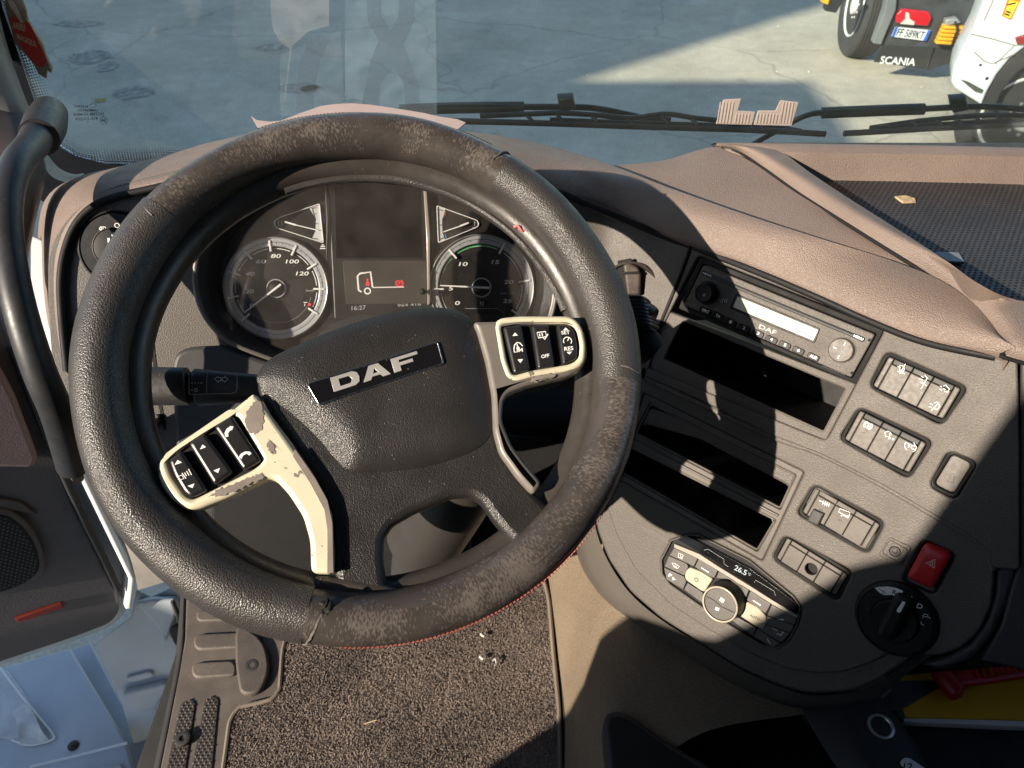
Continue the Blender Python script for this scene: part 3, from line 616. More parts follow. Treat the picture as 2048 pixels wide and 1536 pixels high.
loft('brow_skin', [outer, mixc(outer, inner, .25, .006), mixc(outer, inner, .55, .010), mixc(outer, inner, .85, .008), inner, roll], beige, db, nu=150, nv=5)
skirt_ = [p + Vector((0, .0, -.05)) for p in outer]
loft('brow_back', [outer, skirt_], beige, db, nu=120, nv=1, straight=True)
# flat beige facet between brow and tray rim
fa = [HZ(1150, 335, -.455), HZ(1240, 330, -.455), HZ(1330, 320, -.455), HZ(1390, 302, -.452), HZ(1440, 290, -.45)]
f_low = [HZ(1300, 380, -.452), HZ(1480, 440, -.448), HZ(1650, 494, -.444), HZ(1780, 534, -.440), HZ(1860, 562, -.436)]
f_up = [HZ(1440, 296, -.447), HZ(1500, 322, -.445), HZ(1590, 384, -.44), HZ(1720, 465, -.437), HZ(1860, 556, -.434)]
loft('facet_skin', [f_low, [a.lerp(b_, .5) + Vector((0, 0, .002)) for a, b_ in zip(f_low, f_up)], f_up], beige, db, nu=60, nv=5)
loft('facet_skin', [fa, [HZ(1240, 352, -.452), HZ(1290, 352, -.452), HZ(1350, 345, -.450), HZ(1400, 330, -.449), HZ(1450, 302, -.447)], [HZ(1290, 375, -.454), HZ(1340, 392, -.452), HZ(1400, 404, -.450), HZ(1450, 402, -.448), HZ(1500, 330, -.446)]], beige, db, nu=40, nv=5)
# raised rim of the storage tray: seam line -> crest -> inner lip -> wall down to tray floor
s1 = [HZ(1425, 294, -.452), HZ(1470, 301, -.45), HZ(1530, 340, -.446), HZ(1600, 390, -.443), HZ(1720, 466, -.435), HZ(1850, 548, -.430), HZ(1920, 600, -.432), HZ(1975, 650, -.433), HZ(2012, 700, -.434), con(2030, 722, .008), HZ(2400, 800, -.45), HZ(3200, 840, -.45)]
s2 = [HZ(1440, 288, -.446), HZ(1500, 296, -.436), HZ(1570, 335, -.431), HZ(1660, 392, -.428), HZ(1770, 460, -.420), HZ(1880, 530, -.420), HZ(1950, 580, -.420), HZ(2020, 640, -.420), HZ(2080, 690, -.422), HZ(2400, 740, -.43), HZ(3200, 760, -.43)]
s3 = [HZ(1500, 289, -.446), HZ(1560, 303, -.440), HZ(1620, 345, -.436), HZ(1700, 398, -.432), HZ(1790, 455, -.425), HZ(1890, 520, -.412), HZ(1965, 572, -.402), HZ(2045, 602, -.42), HZ(2200, 615, -.42), HZ(2600, 640, -.42), HZ(3300, 670, -.42)]
s4 = [p + Vector((.012, .012, -.035)) for p in s3]
loft('tray_rim', [s1, s2, s3], beige, db, nu=90, nv=6)
tube('rim_joint', [p + Vector((0, -.001, .0008)) for p in s1], .0019, blackm, db)
loft('tray_wall', [s3, s4], beige, db, nu=90, nv=1, straight=True)
r1 = [HZ(1420, 290, -.46), HZ(1500, 288, -.45), HZ(1700, 290, -.45), HZ(1900, 293, -.45), HZ(2200, 300, -.45), HZ(2700, 306, -.45), HZ(3300, 310, -.45)]
r2 = [HZ(1440, 298, -.452), HZ(1560, 303, -.441), HZ(1700, 306, -.441), HZ(1900, 310, -.441), HZ(2200, 317, -.441), HZ(2700, 323, -.441), HZ(3300, 328, -.441)]
loft('tray_rear_rim', [r1, [a.lerp(b_, .5) + Vector((0, 0, .006)) for a, b_ in zip(r1, r2)], r2], beige, db, nu=50, nv=5)
loft('tray_rear_wall', [r2, [p + Vector((0, -.008, -.040)) for p in r2]], beige, db, nu=50, nv=1, straight=True)
# pierced black mat in the tray
TM = Frame(HZ(1900, 450, -.474), (1, 0, 0), (0, 1, -.02))
matm = M_('tray_mat_rubber', (.030, .030, .033), .48, bump='noise', bs=600, bd=.5, var=.2, vs=14, dirt=200)
tm = thing('tray_mat', 'black dimpled rubber mat lying in the dashboard tray', 'mat', TM.O)
plate('mat_sheet', [TM.at(x, y) for x, y in [(1480, 285), (3400, 285), (3500, 720), (2600, 700), (2080, 650), (1900, 560), (1700, 430)]], TM, -.004, 0, .001, matm, tm)
V = []; Fc = []
p0 = TM.at(1560, 320); x1, y1 = TM.at(2090, 600)
yy = y1 - .02; j = 0
bounds = [TM.at(x, y) for x, y in [(1580, 322), (2160, 322), (2160, 640), (2030, 612), (1900, 540), (1750, 446), (1640, 372)]]
def inside(p, poly):
    c_ = False; n = len(poly)
    for i in range(n):
        a, b_ = poly[i], poly[i - 1]
        if (a[1] > p[1]) != (b_[1] > p[1]) and p[0] < (b_[0] - a[0]) * (p[1] - a[1]) / (b_[1] - a[1]) + a[0]: c_ = not c_
    return c_
while yy < p0[1] + .05:
    xx = p0[0] - .05 + (j % 2) * .0035
    while xx < x1 + .2:
        if inside((xx, yy), bounds):
            b0 = len(V)
            for k in range(6): V.append((xx + .0019 * math.cos(k * 1.047), yy + .0015 * math.sin(k * 1.047), .0003))
            Fc.append(tuple(range(b0, b0 + 6)))
        xx += .007
    yy += .0052; j += 1
tag(mesh('dimples', V, Fc, void, tm, TM.M, smooth=False), kind='stuff')
lf = ppx('paper_scrap', [(1790, 392), (1812, 390), (1830, 396), (1832, 403), (1806, 404)], TM, .0005, .003, .0005, M_('dry_leaf_tan', (.36, .28, .17), .7, var=.3, vs=200)); tag(lf, 'small tan scrap of dry leaf lying on the tray mat', 'scrap')
lf = ppx('foil_corner', [(1868, 503), (1908, 504), (1918, 505), (1930, 524), (1896, 522)], TM, .001, .004, .0005, M_('grey_foil', (.12, .14, .15), .35)); tag(lf, 'torn grey foil corner sticking up by the tray rim', 'scrap')
# torn pinkish paper behind the wheel rim
TP = Frame(HZ(720, 240, -.405), (1, 0, 0), (0, 1, .25))
o = ppx('torn_paper', [(502, 232), (514, 240), (540, 243), (562, 241), (600, 226), (640, 212), (668, 208), (702, 206), (740, 209), (790, 216), (850, 226), (880, 233), (915, 238), (932, 245), (916, 258), (800, 262), (640, 262), (520, 262)], TP, 0, .0015, .0004, M_('pinkish_paper', (.27, .22, .218), .8, var=.05, vs=20)); tag(o, 'torn pinkish paper edge showing above the steering wheel', 'paper')
# ------------------------------------------------------------------ driver panel and instrument cluster
bez_out = [(393, 565), (396, 520), (412, 475), (440, 435), (480, 402), (560, 362), (660, 346), (760, 343), (860, 350), (950, 372), (1020, 405), (1070, 448), (1102, 505), (1112, 560), (1105, 620), (1085, 665), (1040, 720), (960, 760), (850, 775), (700, 765), (600, 735), (530, 712), (465, 685), (425, 650), (402, 610)]
bo = CLU.L(bez_out, .004); bos = scat(bo, 3)
panel = CLU.L([(118, 905), (96, 620), (96, 500), (130, 440), (200, 380), (330, 345), (560, 300), (757, 290), (960, 310), (1110, 360), (1135, 420), (1140, 560), (1140, 770), (1000, 800), (700, 812), (440, 890), (430, 905)], 0)
plate('driver_panel', rnd(panel, .02), CLU, -.004, 0, .0012, greyp, db, holes=[bos])
# black rubber joint between brow and panel
tube('joint_strip', [clu(x, y, .006) for x, y in [(134, 742), (124, 640), (121, 560), (130, 500), (152, 448), (188, 412), (235, 393), (310, 376), (420, 350)]], .0042, blackm, db)
tube('joint_strip', [clu(1120, 385, .008), clu(1150, 398, .008), con(1330, 473, .0), con(1480, 530, .002), con(1620, 588, .002), con(1740, 642, .002), con(1850, 684, .002), con(1990, 714, .0)], .0038, blackm, db)
# panel between cluster and console seam
loft('panel_wing', [[clu(1115, 385, -.001), clu(1128, 480, -.001), clu(1125, 600, -.001), clu(1112, 700, -.001), clu(1104, 770, -.001)],
     [clu(1225, 428, .0).lerp(con(1225, 428, 0), .55), clu(1215, 520, 0).lerp(con(1215, 520, 0), .5), clu(1205, 640, 0).lerp(con(1205, 640, 0), .5), clu(1198, 710, 0).lerp(con(1198, 710, 0), .5), clu(1194, 790, 0).lerp(con(1194, 790, 0), .5)],
     [con(1384, 484, .0), con(1357, 560, 0), con(1322, 645, 0), con(1300, 700, 0), con(1284, 740, 0)]], greyp, db, nu=50, nv=8)
tube('joint_strip', [con(1384, 486, .0), con(1357, 560, 0), con(1322, 645, 0), con(1287, 725, 0)], .0022, blackm, db, sub=2)
# lower left panel details: vertical joint, column cut-out, screw boss
strokes('panel_joint', [[(296, 600), (306, 700), (318, 800), (330, 860)]], .0035, CLU, .0006, blackm, db)
strokes('panel_joint', [[(350, 812), (354, 850), (361, 880), (372, 940)]], .0028, CLU, .0006, blackm, db)
ppx('column_cover_upper', [(343, 730), (350, 708), (372, 696), (400, 693), (448, 691), (470, 700), (530, 722), (620, 740), (620, 900), (350, 900)], CLU, .001, .012, .005, darkp, db, r=.008)
ppx('screw_boss', [(290, 835), (318, 826), (320, 850), (306, 862), (290, 866)], CLU, .001, .006, .002, trimg, db, r=.006)
lathe('screw', [(.0036, 0), (.0036, .0014), (.0018, .0016), (.001, .0008)], CLU, CLU.at(307, 845, .006), silver, db, 16, .006)

cl = thing('instrument_cluster', 'round dialled instrument cluster with centre screen behind the steering wheel', 'instrument cluster', CLU.O)
rim_o = [(p[0], p[1]) for p in bos]
cen = Vector((sum(p[0] for p in rim_o) / len(rim_o), sum(p[1] for p in rim_o) / len(rim_o)))
def sc(pts, k): return [tuple(cen + (Vector(p) - cen) * k) for p in pts]
V = []; Fc = []; prof = [(1.00, -.006), (1.004, .010), (.990, .018), (.975, .016), (.955, .002), (.925, -.022), (.90, -.030)]
for k, z in prof: V += [(p[0], p[1], z) for p in sc(rim_o, k)]
n_ = len(rim_o)
for i in range(len(prof) - 1):
    for k in range(n_): Fc.append((i * n_ + k, i * n_ + (k + 1) % n_, (i + 1) * n_ + (k + 1) % n_, (i + 1) * n_ + k))
me_dark = M_('binnacle_dark', (.014, .014, .015), .42, var=.1, bump='noise', bs=1200, bd=.2)
mesh('binnacle', V, Fc, me_dark, cl, CLU.M)
tube('binnacle_edge', [CLU.P(p[0], p[1], .0165) for p in sc(rim_o, .992)][::3], .0026, trimg, cl, closed=True, sub=3, seg=8)
facem = M_('dial_face_brown_black', (.022, .020, .018), .38, var=.15, vs=20, dirt=180)
face = plate('dial_face', sc(rim_o, .935), CLU, -.034, -.030, .0005, facem, cl)
ZF = -.030
ringm = M_('dial_ring_grey', (.48, .50, .52), .32, metal=.2, var=.1)
lit = M_('dial_white', (.86, .86, .84), .5, var=.02); dim = M_('dial_grey_print', (.34, .35, .36), .5, var=.04)
def gauge(cpx, nums, lab, ticks, angs, minor, needle_px):
    c = CLU.at(*cpx, ZF); R = rpx(CLU, cpx, 103, ZF)
    g = plate('dial_ring', circ(*c, R, 72), CLU, ZF, ZF + .004, .0012, ringm, cl, holes=[circ(*c, R * .835, 72)])
    plate('dial_chrome', circ(*c, R * 1.05, 72), CLU, ZF, ZF + .006, .001, me_dark, g, holes=[circ(*c, R * 1.0, 72)])
    plate('dial_chrome', circ(*c, R * 1.012, 72), CLU, ZF, ZF + .0065, .0006, silver, g, holes=[circ(*c, R * .992, 72)])
    z = ZF + .0042
    strokes('ring_line', [arc(*c, R * .915, angs[0], angs[-1] - 104 + 0, 60)], .0005, CLU, z, me_dark, g, loc=True)
    L = []
    for a in minor: L.append([(c[0] + R * r_ * math.cos(rad(a)), c[1] + R * r_ * math.sin(rad(a))) for r_ in (.88, .915)])
    strokes('ticks', L, .0006, CLU, z, blackm, g, loc=True)
    L = []
    for a in angs[:len(ticks)]: L.append([(c[0] + R * r_ * math.cos(rad(a)), c[1] + R * r_ * math.sin(rad(a))) for r_ in (.73, .95)])
    for ln in L:
        d = (Vector(ln[1]) - Vector(ln[0])).normalized(); nn = Vector((-d.y, d.x)) * .0011; a_, b_ = Vector(ln[0]), Vector(ln[1])
        plate('tick_block', [tuple(a_ + nn), tuple(a_ - nn), tuple(b_ - nn), tuple(b_ + nn)], CLU, ZF, ZF + .0058, .0005, lit if len(L) else lit, g)
    segs = [arc(*c, R * .79, angs[i] - 5, angs[i + 1] + 5, 14) for i in range(len(angs) - 1)]
    strokes('scale_line', segs, .0009, CLU, ZF + .0008, lit, g, loc=True)
    plate('hub_ring', circ(*c, R * .19, 40), CLU, ZF, ZF + .003, .0006, ringm, g, holes=[circ(*c, R * .165, 40)])
    lathe('hub', [(R * .15, 0), (R * .15, .004), (R * .12, .006), (.001, .007)], CLU, c, blackm, g, 32, ZF)
    tip = Vector(CLU.at(*needle_px, ZF + .007)); cv = Vector(c); d = (tip - cv).normalized(); nn = Vector((-d.y, d.x)); tail = cv - d * R * .14
    nd = plate('needle', [tuple(tail + nn * .0013), tuple(tail - nn * .0013), tuple(cv + d * .012 - nn * .0011), tuple(tip - nn * .0006), tuple(tip + nn * .0006), tuple(cv + d * .012 + nn * .0011)], CLU, ZF + .006, ZF + .008, .0004, lit, g)
    for s_, a_, b_, t_ in nums: text('numeral', s_, a_, b_, t_, CLU, ZF + .0008, lit, g)
    return g, c, R
def ang(c_px, px):
    a = Vector(CLU.at(*px, ZF)) - Vector(CLU.at(*c_px, ZF)); return math.degrees(math.atan2(a.y, a.x))
c1 = (553, 577)
A1 = [218 - 32 * k for k in range(9)]
mins = [a - 8 * j for a in A1[:-1] for j in (1, 2, 3)]
def nb_(s_, x, y, w_, h=8): return (s_, (x - w_ / 2, y + h / 2), (x + w_ / 2, y + h / 2), (x - w_ / 2 + 2, y - h / 2))
g1, cc1, R1 = gauge(c1, [nb_('20', 498, 583, 17), nb_('40', 499, 548, 19), nb_('60', 521, 523, 20), nb_('80', 551, 512, 20), nb_('100', 584, 523, 26), nb_('120', 604, 547, 25), nb_('0', 503, 611, 9), nb_('T', 609, 608, 8)], '', range(9), A1, mins, (489, 625))
strokes('lamp_dot', [], .001, CLU, ZF + .0045, redl, g1, dots=[(619, 609, .0016)])
text('unit', 'km/h', (612, 583), (628, 583), (612, 579), CLU, ZF + .0008, dim, g1)
strokes('hub_arc_line', [arc(*cc1, R1 * .69, 200, 340, 30)], .0004, CLU, ZF + .0008, dim, g1, loc=True)  # thin grey arc around the hub
c2 = (963, 575)
A2 = [a % 360 if a % 360 < 270 else a % 360 - 360 for a in [ang(c2, p) for p in [(905, 620), (888, 578), (912, 516), (997, 509), (1043, 563), (1027, 623)]]]
mins = []
for i in range(5):
    for j in range(1, 5): mins.append(A2[i] + (A2[i + 1] - A2[i]) * j / 5)
g2, cc2, R2 = gauge(c2, [nb_('0', 914, 606, 10), nb_('5', 901, 577, 9), nb_('10', 926, 528, 17), nb_('15', 990, 524, 15), nb_('20', 1017, 564, 19), nb_('25', 1014, 602, 18)], '', range(6), A2, mins, (880, 571))
text('unit', 'RPM x 100', (1001, 589), (1027, 588), (1001, 585), CLU, ZF + .0008, dim, g2)
grn = M_('scale_green', (.02, .42, .10), .5); blu = M_('scale_blue', (.04, .12, .42), .5); redm = M_('scale_red', (.5, .03, .03), .5)
strokes('green_band', [arc(*cc2, R2 * .80, A2[2] + 22, A2[2] + 4, 10), arc(*cc2, R2 * .80, A2[2] - 6, A2[3] + 6, 16)], .0012, CLU, ZF + .0012, grn, g2, loc=True)
strokes('blue_band', [arc(*cc2, R2 * .74, A2[3] - 8, A2[4] + 6, 16)], .0009, CLU, ZF + .0012, blu, g2, loc=True)
strokes('red_band', [arc(*cc2, R2 * .74, A2[4] - 12, A2[5] + 4, 16)], .0007, CLU, ZF + .0012, redm, g2, loc=True)
strokes('gear_window', [], .001, CLU, ZF + .0010, void, g2, fills=[[(965, 597), (1004, 618), (1012, 628), (930, 628), (928, 617)]])
strokes('gear_window_line', [[(930, 617), (996, 617), (1010, 628)]], .0006, CLU, ZF + .0014, dim, g2)
text('gear_letter', 'N', (960, 612), (967, 612), (960, 602), CLU, ZF + .0014, dim, g2)
for k in range(4): strokes('groove', [arc(*cc2, R2 * (.52 + .05 * k), 100, 190, 24)], .0002, CLU, ZF + .0008, blackm, g2, loc=True)
# small fan gauges
def fan(pts, white_band, tick_c, icon, npx, rev):
    o = CLU.L(pts, ZF + .003); g = plate('fan_gauge_frame', rnd(o, .003), CLU, ZF, ZF + .003, .0006, lit, cl, holes=[rnd(inset(o, .0011), .002)])
    strokes('fan_band', [], .001, CLU, ZF + .0010, M_('fan_band_white', (.62, .63, .64), .5), g, fills=[white_band]); return g
fb = [(635, 410), (642, 406), (647, 487), (637, 482), (641, 460), (641, 435)]
fg = fan([(640, 406), (560, 433), (548, 441), (547, 449), (552, 456), (648, 487)], [(618, 415), (640, 407), (647, 486), (624, 478), (630, 462), (631, 437)], None, None, None, 1)
strokes('fan_scale', [[(624, 417), (630, 437), (629, 462), (622, 477)]], .0007, CLU, ZF + .0016, blackm, fg)
strokes('fan_ticks', [[(624, 417), (633, 415)], [(631, 447), (636, 447)], [(622, 476), (636, 478)], [(629, 428), (633, 427)]], .0007, CLU, ZF + .0018, blackm, fg)
strokes('needle', [[(571, 444), (592, 450), (637, 461)]], .0012, CLU, ZF + .004, lit, fg)
strokes('needle_root', [[(571, 444), (592, 450)]], .0020, CLU, ZF + .0042, lit, fg, dots=[(571, 444, .0011)])
strokes('pump_icon', [[(557, 452), (557, 442), (563, 442), (563, 452), (557, 452)], [(563, 444), (566, 446), (566, 451)]], .0007, CLU, ZF + .001, dim, fg)
strokes('blue_red_band', [], .001, CLU, ZF + .001, M_('additive_blue', (.03, .03, .18), .5), fg, fills=[[(641, 420), (646, 424), (650, 440), (646, 460), (644, 460)]])
strokes('red_mark', [], .001, CLU, ZF + .001, redm, fg, fills=[[(643, 480), (647, 480), (647, 486), (643, 486)]]); strokes('tank_icon', [[(640, 497), (651, 497)], [(641, 493), (650, 493)], [(643, 490), (648, 490)]], .0012, CLU, ZF + .001, lit, fg)
tg = fan([(873, 410), (956, 440), (959, 449), (955, 455), (876, 487)], [(873, 411), (892, 418), (884, 440), (885, 465), (890, 480), (877, 485)], None, None, None, -1)
strokes('fan_scale', [[(891, 419), (886, 440), (886, 465), (891, 480)]], .0007, CLU, ZF + .0016, blackm, tg)
strokes('fan_ticks', [[(878, 419), (886, 421)], [(879, 450), (884, 450)], [(879, 479), (888, 475)]], .0008, CLU, ZF + .0018, blackm, tg)
strokes('red_mark', [[(892, 423), (889, 432)]], .0012, CLU, ZF + .0016, redm, tg); strokes('blue_mark', [[(890, 468), (893, 478)]], .0012, CLU, ZF + .0016, M_('cold_blue', (.05, .3, .6), .5), tg)
strokes('needle', [[(936, 446), (918, 453), (886, 464)]], .0012, CLU, ZF + .004, lit, tg); strokes('needle_root', [[(936, 446), (920, 452)]], .0020, CLU, ZF + .0042, lit, tg, dots=[(936, 446, .0011)])
strokes('thermo_icon', [[(949, 442), (949, 452)], [(945, 455), (954, 455)], [(949, 445), (952, 445)]], .0008, CLU, ZF + .001, dim, tg)
# centre stack of the cluster: two screens, silver strip, reset pin
cs = ppx('centre_frame', [(655, 340), (862, 340), (868, 470), (864, 640), (668, 640), (660, 480)], CLU, ZF, ZF + .006, .002, me_dark, cl, r=.004)
ppx('upper_screen', [(668, 352), (842, 352), (845, 516), (672, 516)], CLU, ZF + .005, ZF + .0065, .0003, gloss, cs)
scm = M_('lcd_grey_brown', (.060, .054, .047), .35, var=.05, dirt=160)
sn = ppx('lower_screen', [(685, 521), (852, 521), (854, 607), (692, 608)], CLU, ZF + .005, ZF + .0072, .0003, scm, cs)
zs = ZF + .0075
strokes('truck_symbol', [[(723, 584), (717, 580), (715, 552), (720, 547), (741, 544), (745, 574)]], .0021, CLU, zs, lit, sn)
strokes('truck_symbol', [[(745, 575), (808, 574)]], .0012, CLU, zs, lit, sn)
cw = CLU.at(735, 582, zs); strokes('truck_wheel_symbol', [arc(*cw, .0034, 0, 360, 24)], .0017, CLU, zs + .0001, lit, sn, loc=True)
strokes('belt_telltale', [[(735, 560), (733, 570)], [(735, 562), (739, 569)], [(731, 568), (738, 571)]], .0011, CLU, zs, redl, sn, dots=[(735, 559, .0009)])
cw = CLU.at(799, 567, zs); strokes('parking_telltale', [arc(*cw, .0032, 0, 360, 18), arc(*cw, .0046, 120, 240, 8), arc(*cw, .0046, -60, 60, 8)], .0006, CLU, zs, redl, sn, loc=True)
text('parking_telltale', 'P', (797.5, 569.5), (801, 569.5), (797.5, 564), CLU, zs, redl, sn)
text('clock_text', '16:27', (703, 621), (732, 619), (703, 612), CLU, ZF + .0064, dim, cs); text('odometer_text', '964 418', (795, 614), (842, 611), (795, 608), CLU, ZF + .0064, dim, cs)
ppx('silver_strip', [(847, 375), (853, 375), (860, 470), (860, 608), (855, 610), (853, 480)], CLU, ZF + .004, ZF + .010, .0008, M_('strip_beige_silver', (.5, .45, .40), .35, metal=.3), cs)
ppx('silver_strip', [(648, 345), (651, 345), (657, 440), (654, 520), (652, 520), (653, 440)], CLU, ZF + .004, ZF + .009, .0006, trimg, cs)
lathe('reset_pin', [(.0018, 0), (.0018, .010), (.0038, .012), (.0042, .015), (.0035, .018), (.001, .0195)], CLU, CLU.at(845, 583, ZF + .01), blackm, cs, 20, ZF + .005)
# clear cover
def cover():
    m = bpy.data.materials.new('clear_dial_cover'); m.use_nodes = True; t = m.node_tree; N = t.nodes; K = t.links; N.clear()
    out = N.new('ShaderNodeOutputMaterial'); tr_ = N.new('ShaderNodeBsdfTransparent'); gl = N.new('ShaderNodeBsdfGlossy'); gl.inputs['Roughness'].default_value = .06
    df = N.new('ShaderNodeBsdfDiffuse'); df.inputs[0].default_value = (.5, .45, .4, 1); fr = N.new('ShaderNodeFresnel'); fr.inputs[0].default_value = 1.25
    m1 = N.new('ShaderNodeMixShader'); K.new(fr.outputs[0], m1.inputs[0]); K.new(tr_.outputs[0], m1.inputs[1]); K.new(gl.outputs[0], m1.inputs[2])
    tc = N.new('ShaderNodeTexCoord'); nz = N.new('ShaderNodeTexNoise'); nz.inputs['Scale'].default_value = 25; nz.inputs['Detail'].default_value = 8; K.new(tc.outputs['Object'], nz.inputs['Vector'])
    mr = N.new('ShaderNodeMapRange'); mr.inputs[3].default_value = .0; mr.inputs[4].default_value = .05; K.new(nz.outputs['Fac'], mr.inputs[0])
    m2 = N.new('ShaderNodeMixShader'); K.new(mr.outputs[0], m2.inputs[0]); K.new(m1.outputs[0], m2.inputs[1]); K.new(df.outputs[0], m2.inputs[2]); K.new(m2.outputs[0], out.inputs[0]); return m
plate('clear_cover', sc(rim_o, .95), CLU, -.008, -.0065, .0003, cover(), cl)

# light switch left of the wheel
lc = CLU.at(237, 497); ls = thing('headlight_switch', 'round black headlight switch half hidden by the left of the rim', 'switch', CLU.wp(237, 497))
RL = rpx(CLU, (237, 497), 76)
lathe('bezel', [(RL * 1.05, .0), (RL * 1.05, .003), (RL, .004), (RL * .97, .002), (RL * .97, .001)], CLU, lc, blackm, ls)
lathe('face', [(RL * .96, .001), (RL * .95, .004), (RL * .58, .004), (RL * .56, .002), (.001, .002)], CLU, lc, black, ls)
lathe('knob', [(RL * .55, .002), (RL * .55, .013), (RL * .50, .016), (RL * .30, .017), (.001, .017)], CLU, lc, black, ls)
plate('knob_ring', circ(*lc, RL * .56, 40), CLU, .013, .0148, .0005, trimg, ls, holes=[circ(*lc, RL * .535, 40)])
strokes('pointer', [[(217, 476), (218, 492)]], .0022, CLU, .0178, white, ls)
strokes('pointer_dot', [], .001, CLU, .0178, white, ls, dots=[(228, 470, .0026)])
strokes('side_light_icon', [[(201, 453), (204, 461)], [(204, 453), (201, 461)], [(206, 453), (206, 461), (210, 460), (212, 457), (210, 454), (206, 453)], [(199, 455), (199, 460)]], .0008, CLU, .0043, white, ls)
q = CLU.at(234, 451, .0043); strokes('off_icon', [arc(*q, .0024, 0, 360, 20)], .0007, CLU, .0043, white, ls, loc=True)
# ignition recess and right stalk
ic = CLU.at(1252, 582, .02)
IG = Frame(clu(1252, 582, 0).lerp(con(1252, 582, 0), .6) + CLU.n * .016, (CLU.h * .6 + CON.h * .4), (CLU.v + CON.v))
ig = thing('ignition_lock', 'round black ignition lock with key blade right of the steering wheel rim', 'ignition', IG.O)
Ri = rpx(IG, (1252, 582), 56)
brn = M_('dusty_brown_black', (.050, .040, .034), .4, var=.4, vs=60, dirt=300)
lathe('recess_ring', [(Ri * 1.06, -.001), (Ri * 1.06, .003), (Ri, .0045), (Ri * .95, .002), (Ri * .86, -.006), (Ri * .80, -.008), (.001, -.010)], IG, (0, 0), brn, ig)
ppx('key_slot', [(1235, 522), (1262, 517), (1268, 530), (1262, 560), (1245, 590), (1236, 560)], IG, -.006, .0, .001, void, ig)
ppx('key_blade', [(1246, 530), (1258, 526), (1276, 534), (1282, 546), (1281, 590), (1254, 592), (1250, 560)], IG, .0, .009, .003, brn, ig, r=.003)
ppx('key_cap', [(1243, 544), (1279, 543), (1280, 548), (1244, 549)], IG, .006, .012, .001, blackm, ig)
sk = thing('wiper_stalk', 'ribbed black wiper stalk end sticking out behind the right of the rim', 'stalk', WH.wp(1280, 640, -.06))
P0 = WH.wp(1180, 620, -.07); P1 = WH.wp(1282, 660, -.055)
tube('stalk_body', [WH.wp(1100, 700, -.09), WH.wp(1180, 660, -.07), WH.wp(1272, 632, -.05), WH.wp(1302, 642, -.045)], [.012, .014, .015, .013], black, sk, flat=1.3)
for k in range(8):
    t = k / 7; tube('grip_rib', [WH.wp(1256 + 8 * t, 594 + 52 * t, -.034), WH.wp(1284 + 12 * t, 596 + 52 * t, -.030), WH.wp(1298 + 17 * t, 606 + 50 * t, -.046)], .0022, M_('rib_black', (.03, .03, .035), .35) if k == 0 else bpy.data.materials['rib_black'], sk, seg=8)
tube('stalk_lower', [WH.wp(1240, 685, -.07), WH.wp(1285, 688, -.06), WH.wp(1308, 705, -.06)], [.014, .018, .015], blackm, sk)

# indicator stalk, left
st_ = thing('indicator_stalk', 'thick black indicator stalk with arrow symbols left of the wheel hub', 'stalk', WH.wp(400, 770, -.07))
SF = Frame(WH.wp(400, 770, -.055), CLU.h, CLU.v * .6 + WH.v * .4)
def stalk(name, x0, x1, yt0, yb0, yt1, yb1, zc, mat, parent, n=28, e=.78):
    a0, t0 = SF.at(x0, yt0); _, b0 = SF.at(x0, yb0); a1, t1 = SF.at(x1, yt1); _, b1 = SF.at(x1, yb1)
    V = []; Fc = []
    for a, t, b_ in ((a0, t0, b0), (a0 + (a1 - a0) * .02, t0, b0), (a0 + (a1 - a0) * .98, t1, b1), (a1, t1, b1)):
        rr = (t - b_) / 2 * (1 if 0 < (a - a0) * (a1 - a) + (a - a0 == (a1 - a0) * .02) else .94); m_ = (t + b_) / 2
        for k in range(n):
            q = 2 * math.pi * k / n; cx_ = math.copysign(abs(math.cos(q)) ** e, math.cos(q)); sy = math.copysign(abs(math.sin(q)) ** e, math.sin(q))
            V.append((a, m_ + rr * cx_, zc + rr * .8 * sy))
    for i in range(3):
        for k in range(n): Fc.append((i * n + k, i * n + (k + 1) % n, (i + 1) * n + (k + 1) % n, (i + 1) * n + k))
    Fc.append(tuple(range(n - 1, -1, -1))); Fc.append(tuple(3 * n + k for k in range(n)))
    return mesh(name, V, Fc, mat, parent, SF.M, ang=40)
stk = M_('stalk_charcoal', (.026, .025, .025), .42, bump='noise', bs=1200, bd=.4, var=.2, vs=50, dirt=300)
stalk('stalk_arm', 380, 560, 736, 813, 752, 800, -.012, stk, st_)
stalk('stalk_neck', 362, 380, 742, 806, 742, 806, -.012, blackm, st_)
stalk('stalk_sleeve', 268, 366, 732, 812, 733, 811, -.012, stk, st_)
zt = SF.at(400, 760)  # top surface of the stalk
zz = -.012 + .8 * abs(SF.at(380, 736)[1] - SF.at(380, 813)[1]) / 2 + .0003
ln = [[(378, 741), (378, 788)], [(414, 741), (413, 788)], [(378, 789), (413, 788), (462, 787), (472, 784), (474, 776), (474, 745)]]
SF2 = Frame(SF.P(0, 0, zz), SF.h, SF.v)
strokes('edge_line', ln, .0006, SF2, 0, M_('edge_glint', (.32, .31, .28), .4), st_)  # pale strokes paint the glint along the stalk edges
strokes('arrow_symbol', [[(429, 758), (437, 752), (437, 755), (442, 755), (442, 762), (437, 762), (437, 765), (429, 758)], [(456, 758), (449, 752), (449, 755), (444.5, 755), (444.5, 762), (449, 762), (449, 765), (456, 758)]], .0005, SF2, .0002, white, st_)
strokes('dash_mark', [[(381, 766), (385, 766)], [(388, 766), (392, 766)], [(395, 766), (398, 766)], [(400, 766), (405, 766)], [(381, 780), (386, 780)]], .0007, SF2, .0002, whited, st_)
q = SF2.at(392, 780); strokes('zero_mark', [arc(*q, .0011, 0, 360, 14, .0015)], .0005, SF2, .0002, white, st_, loc=True)
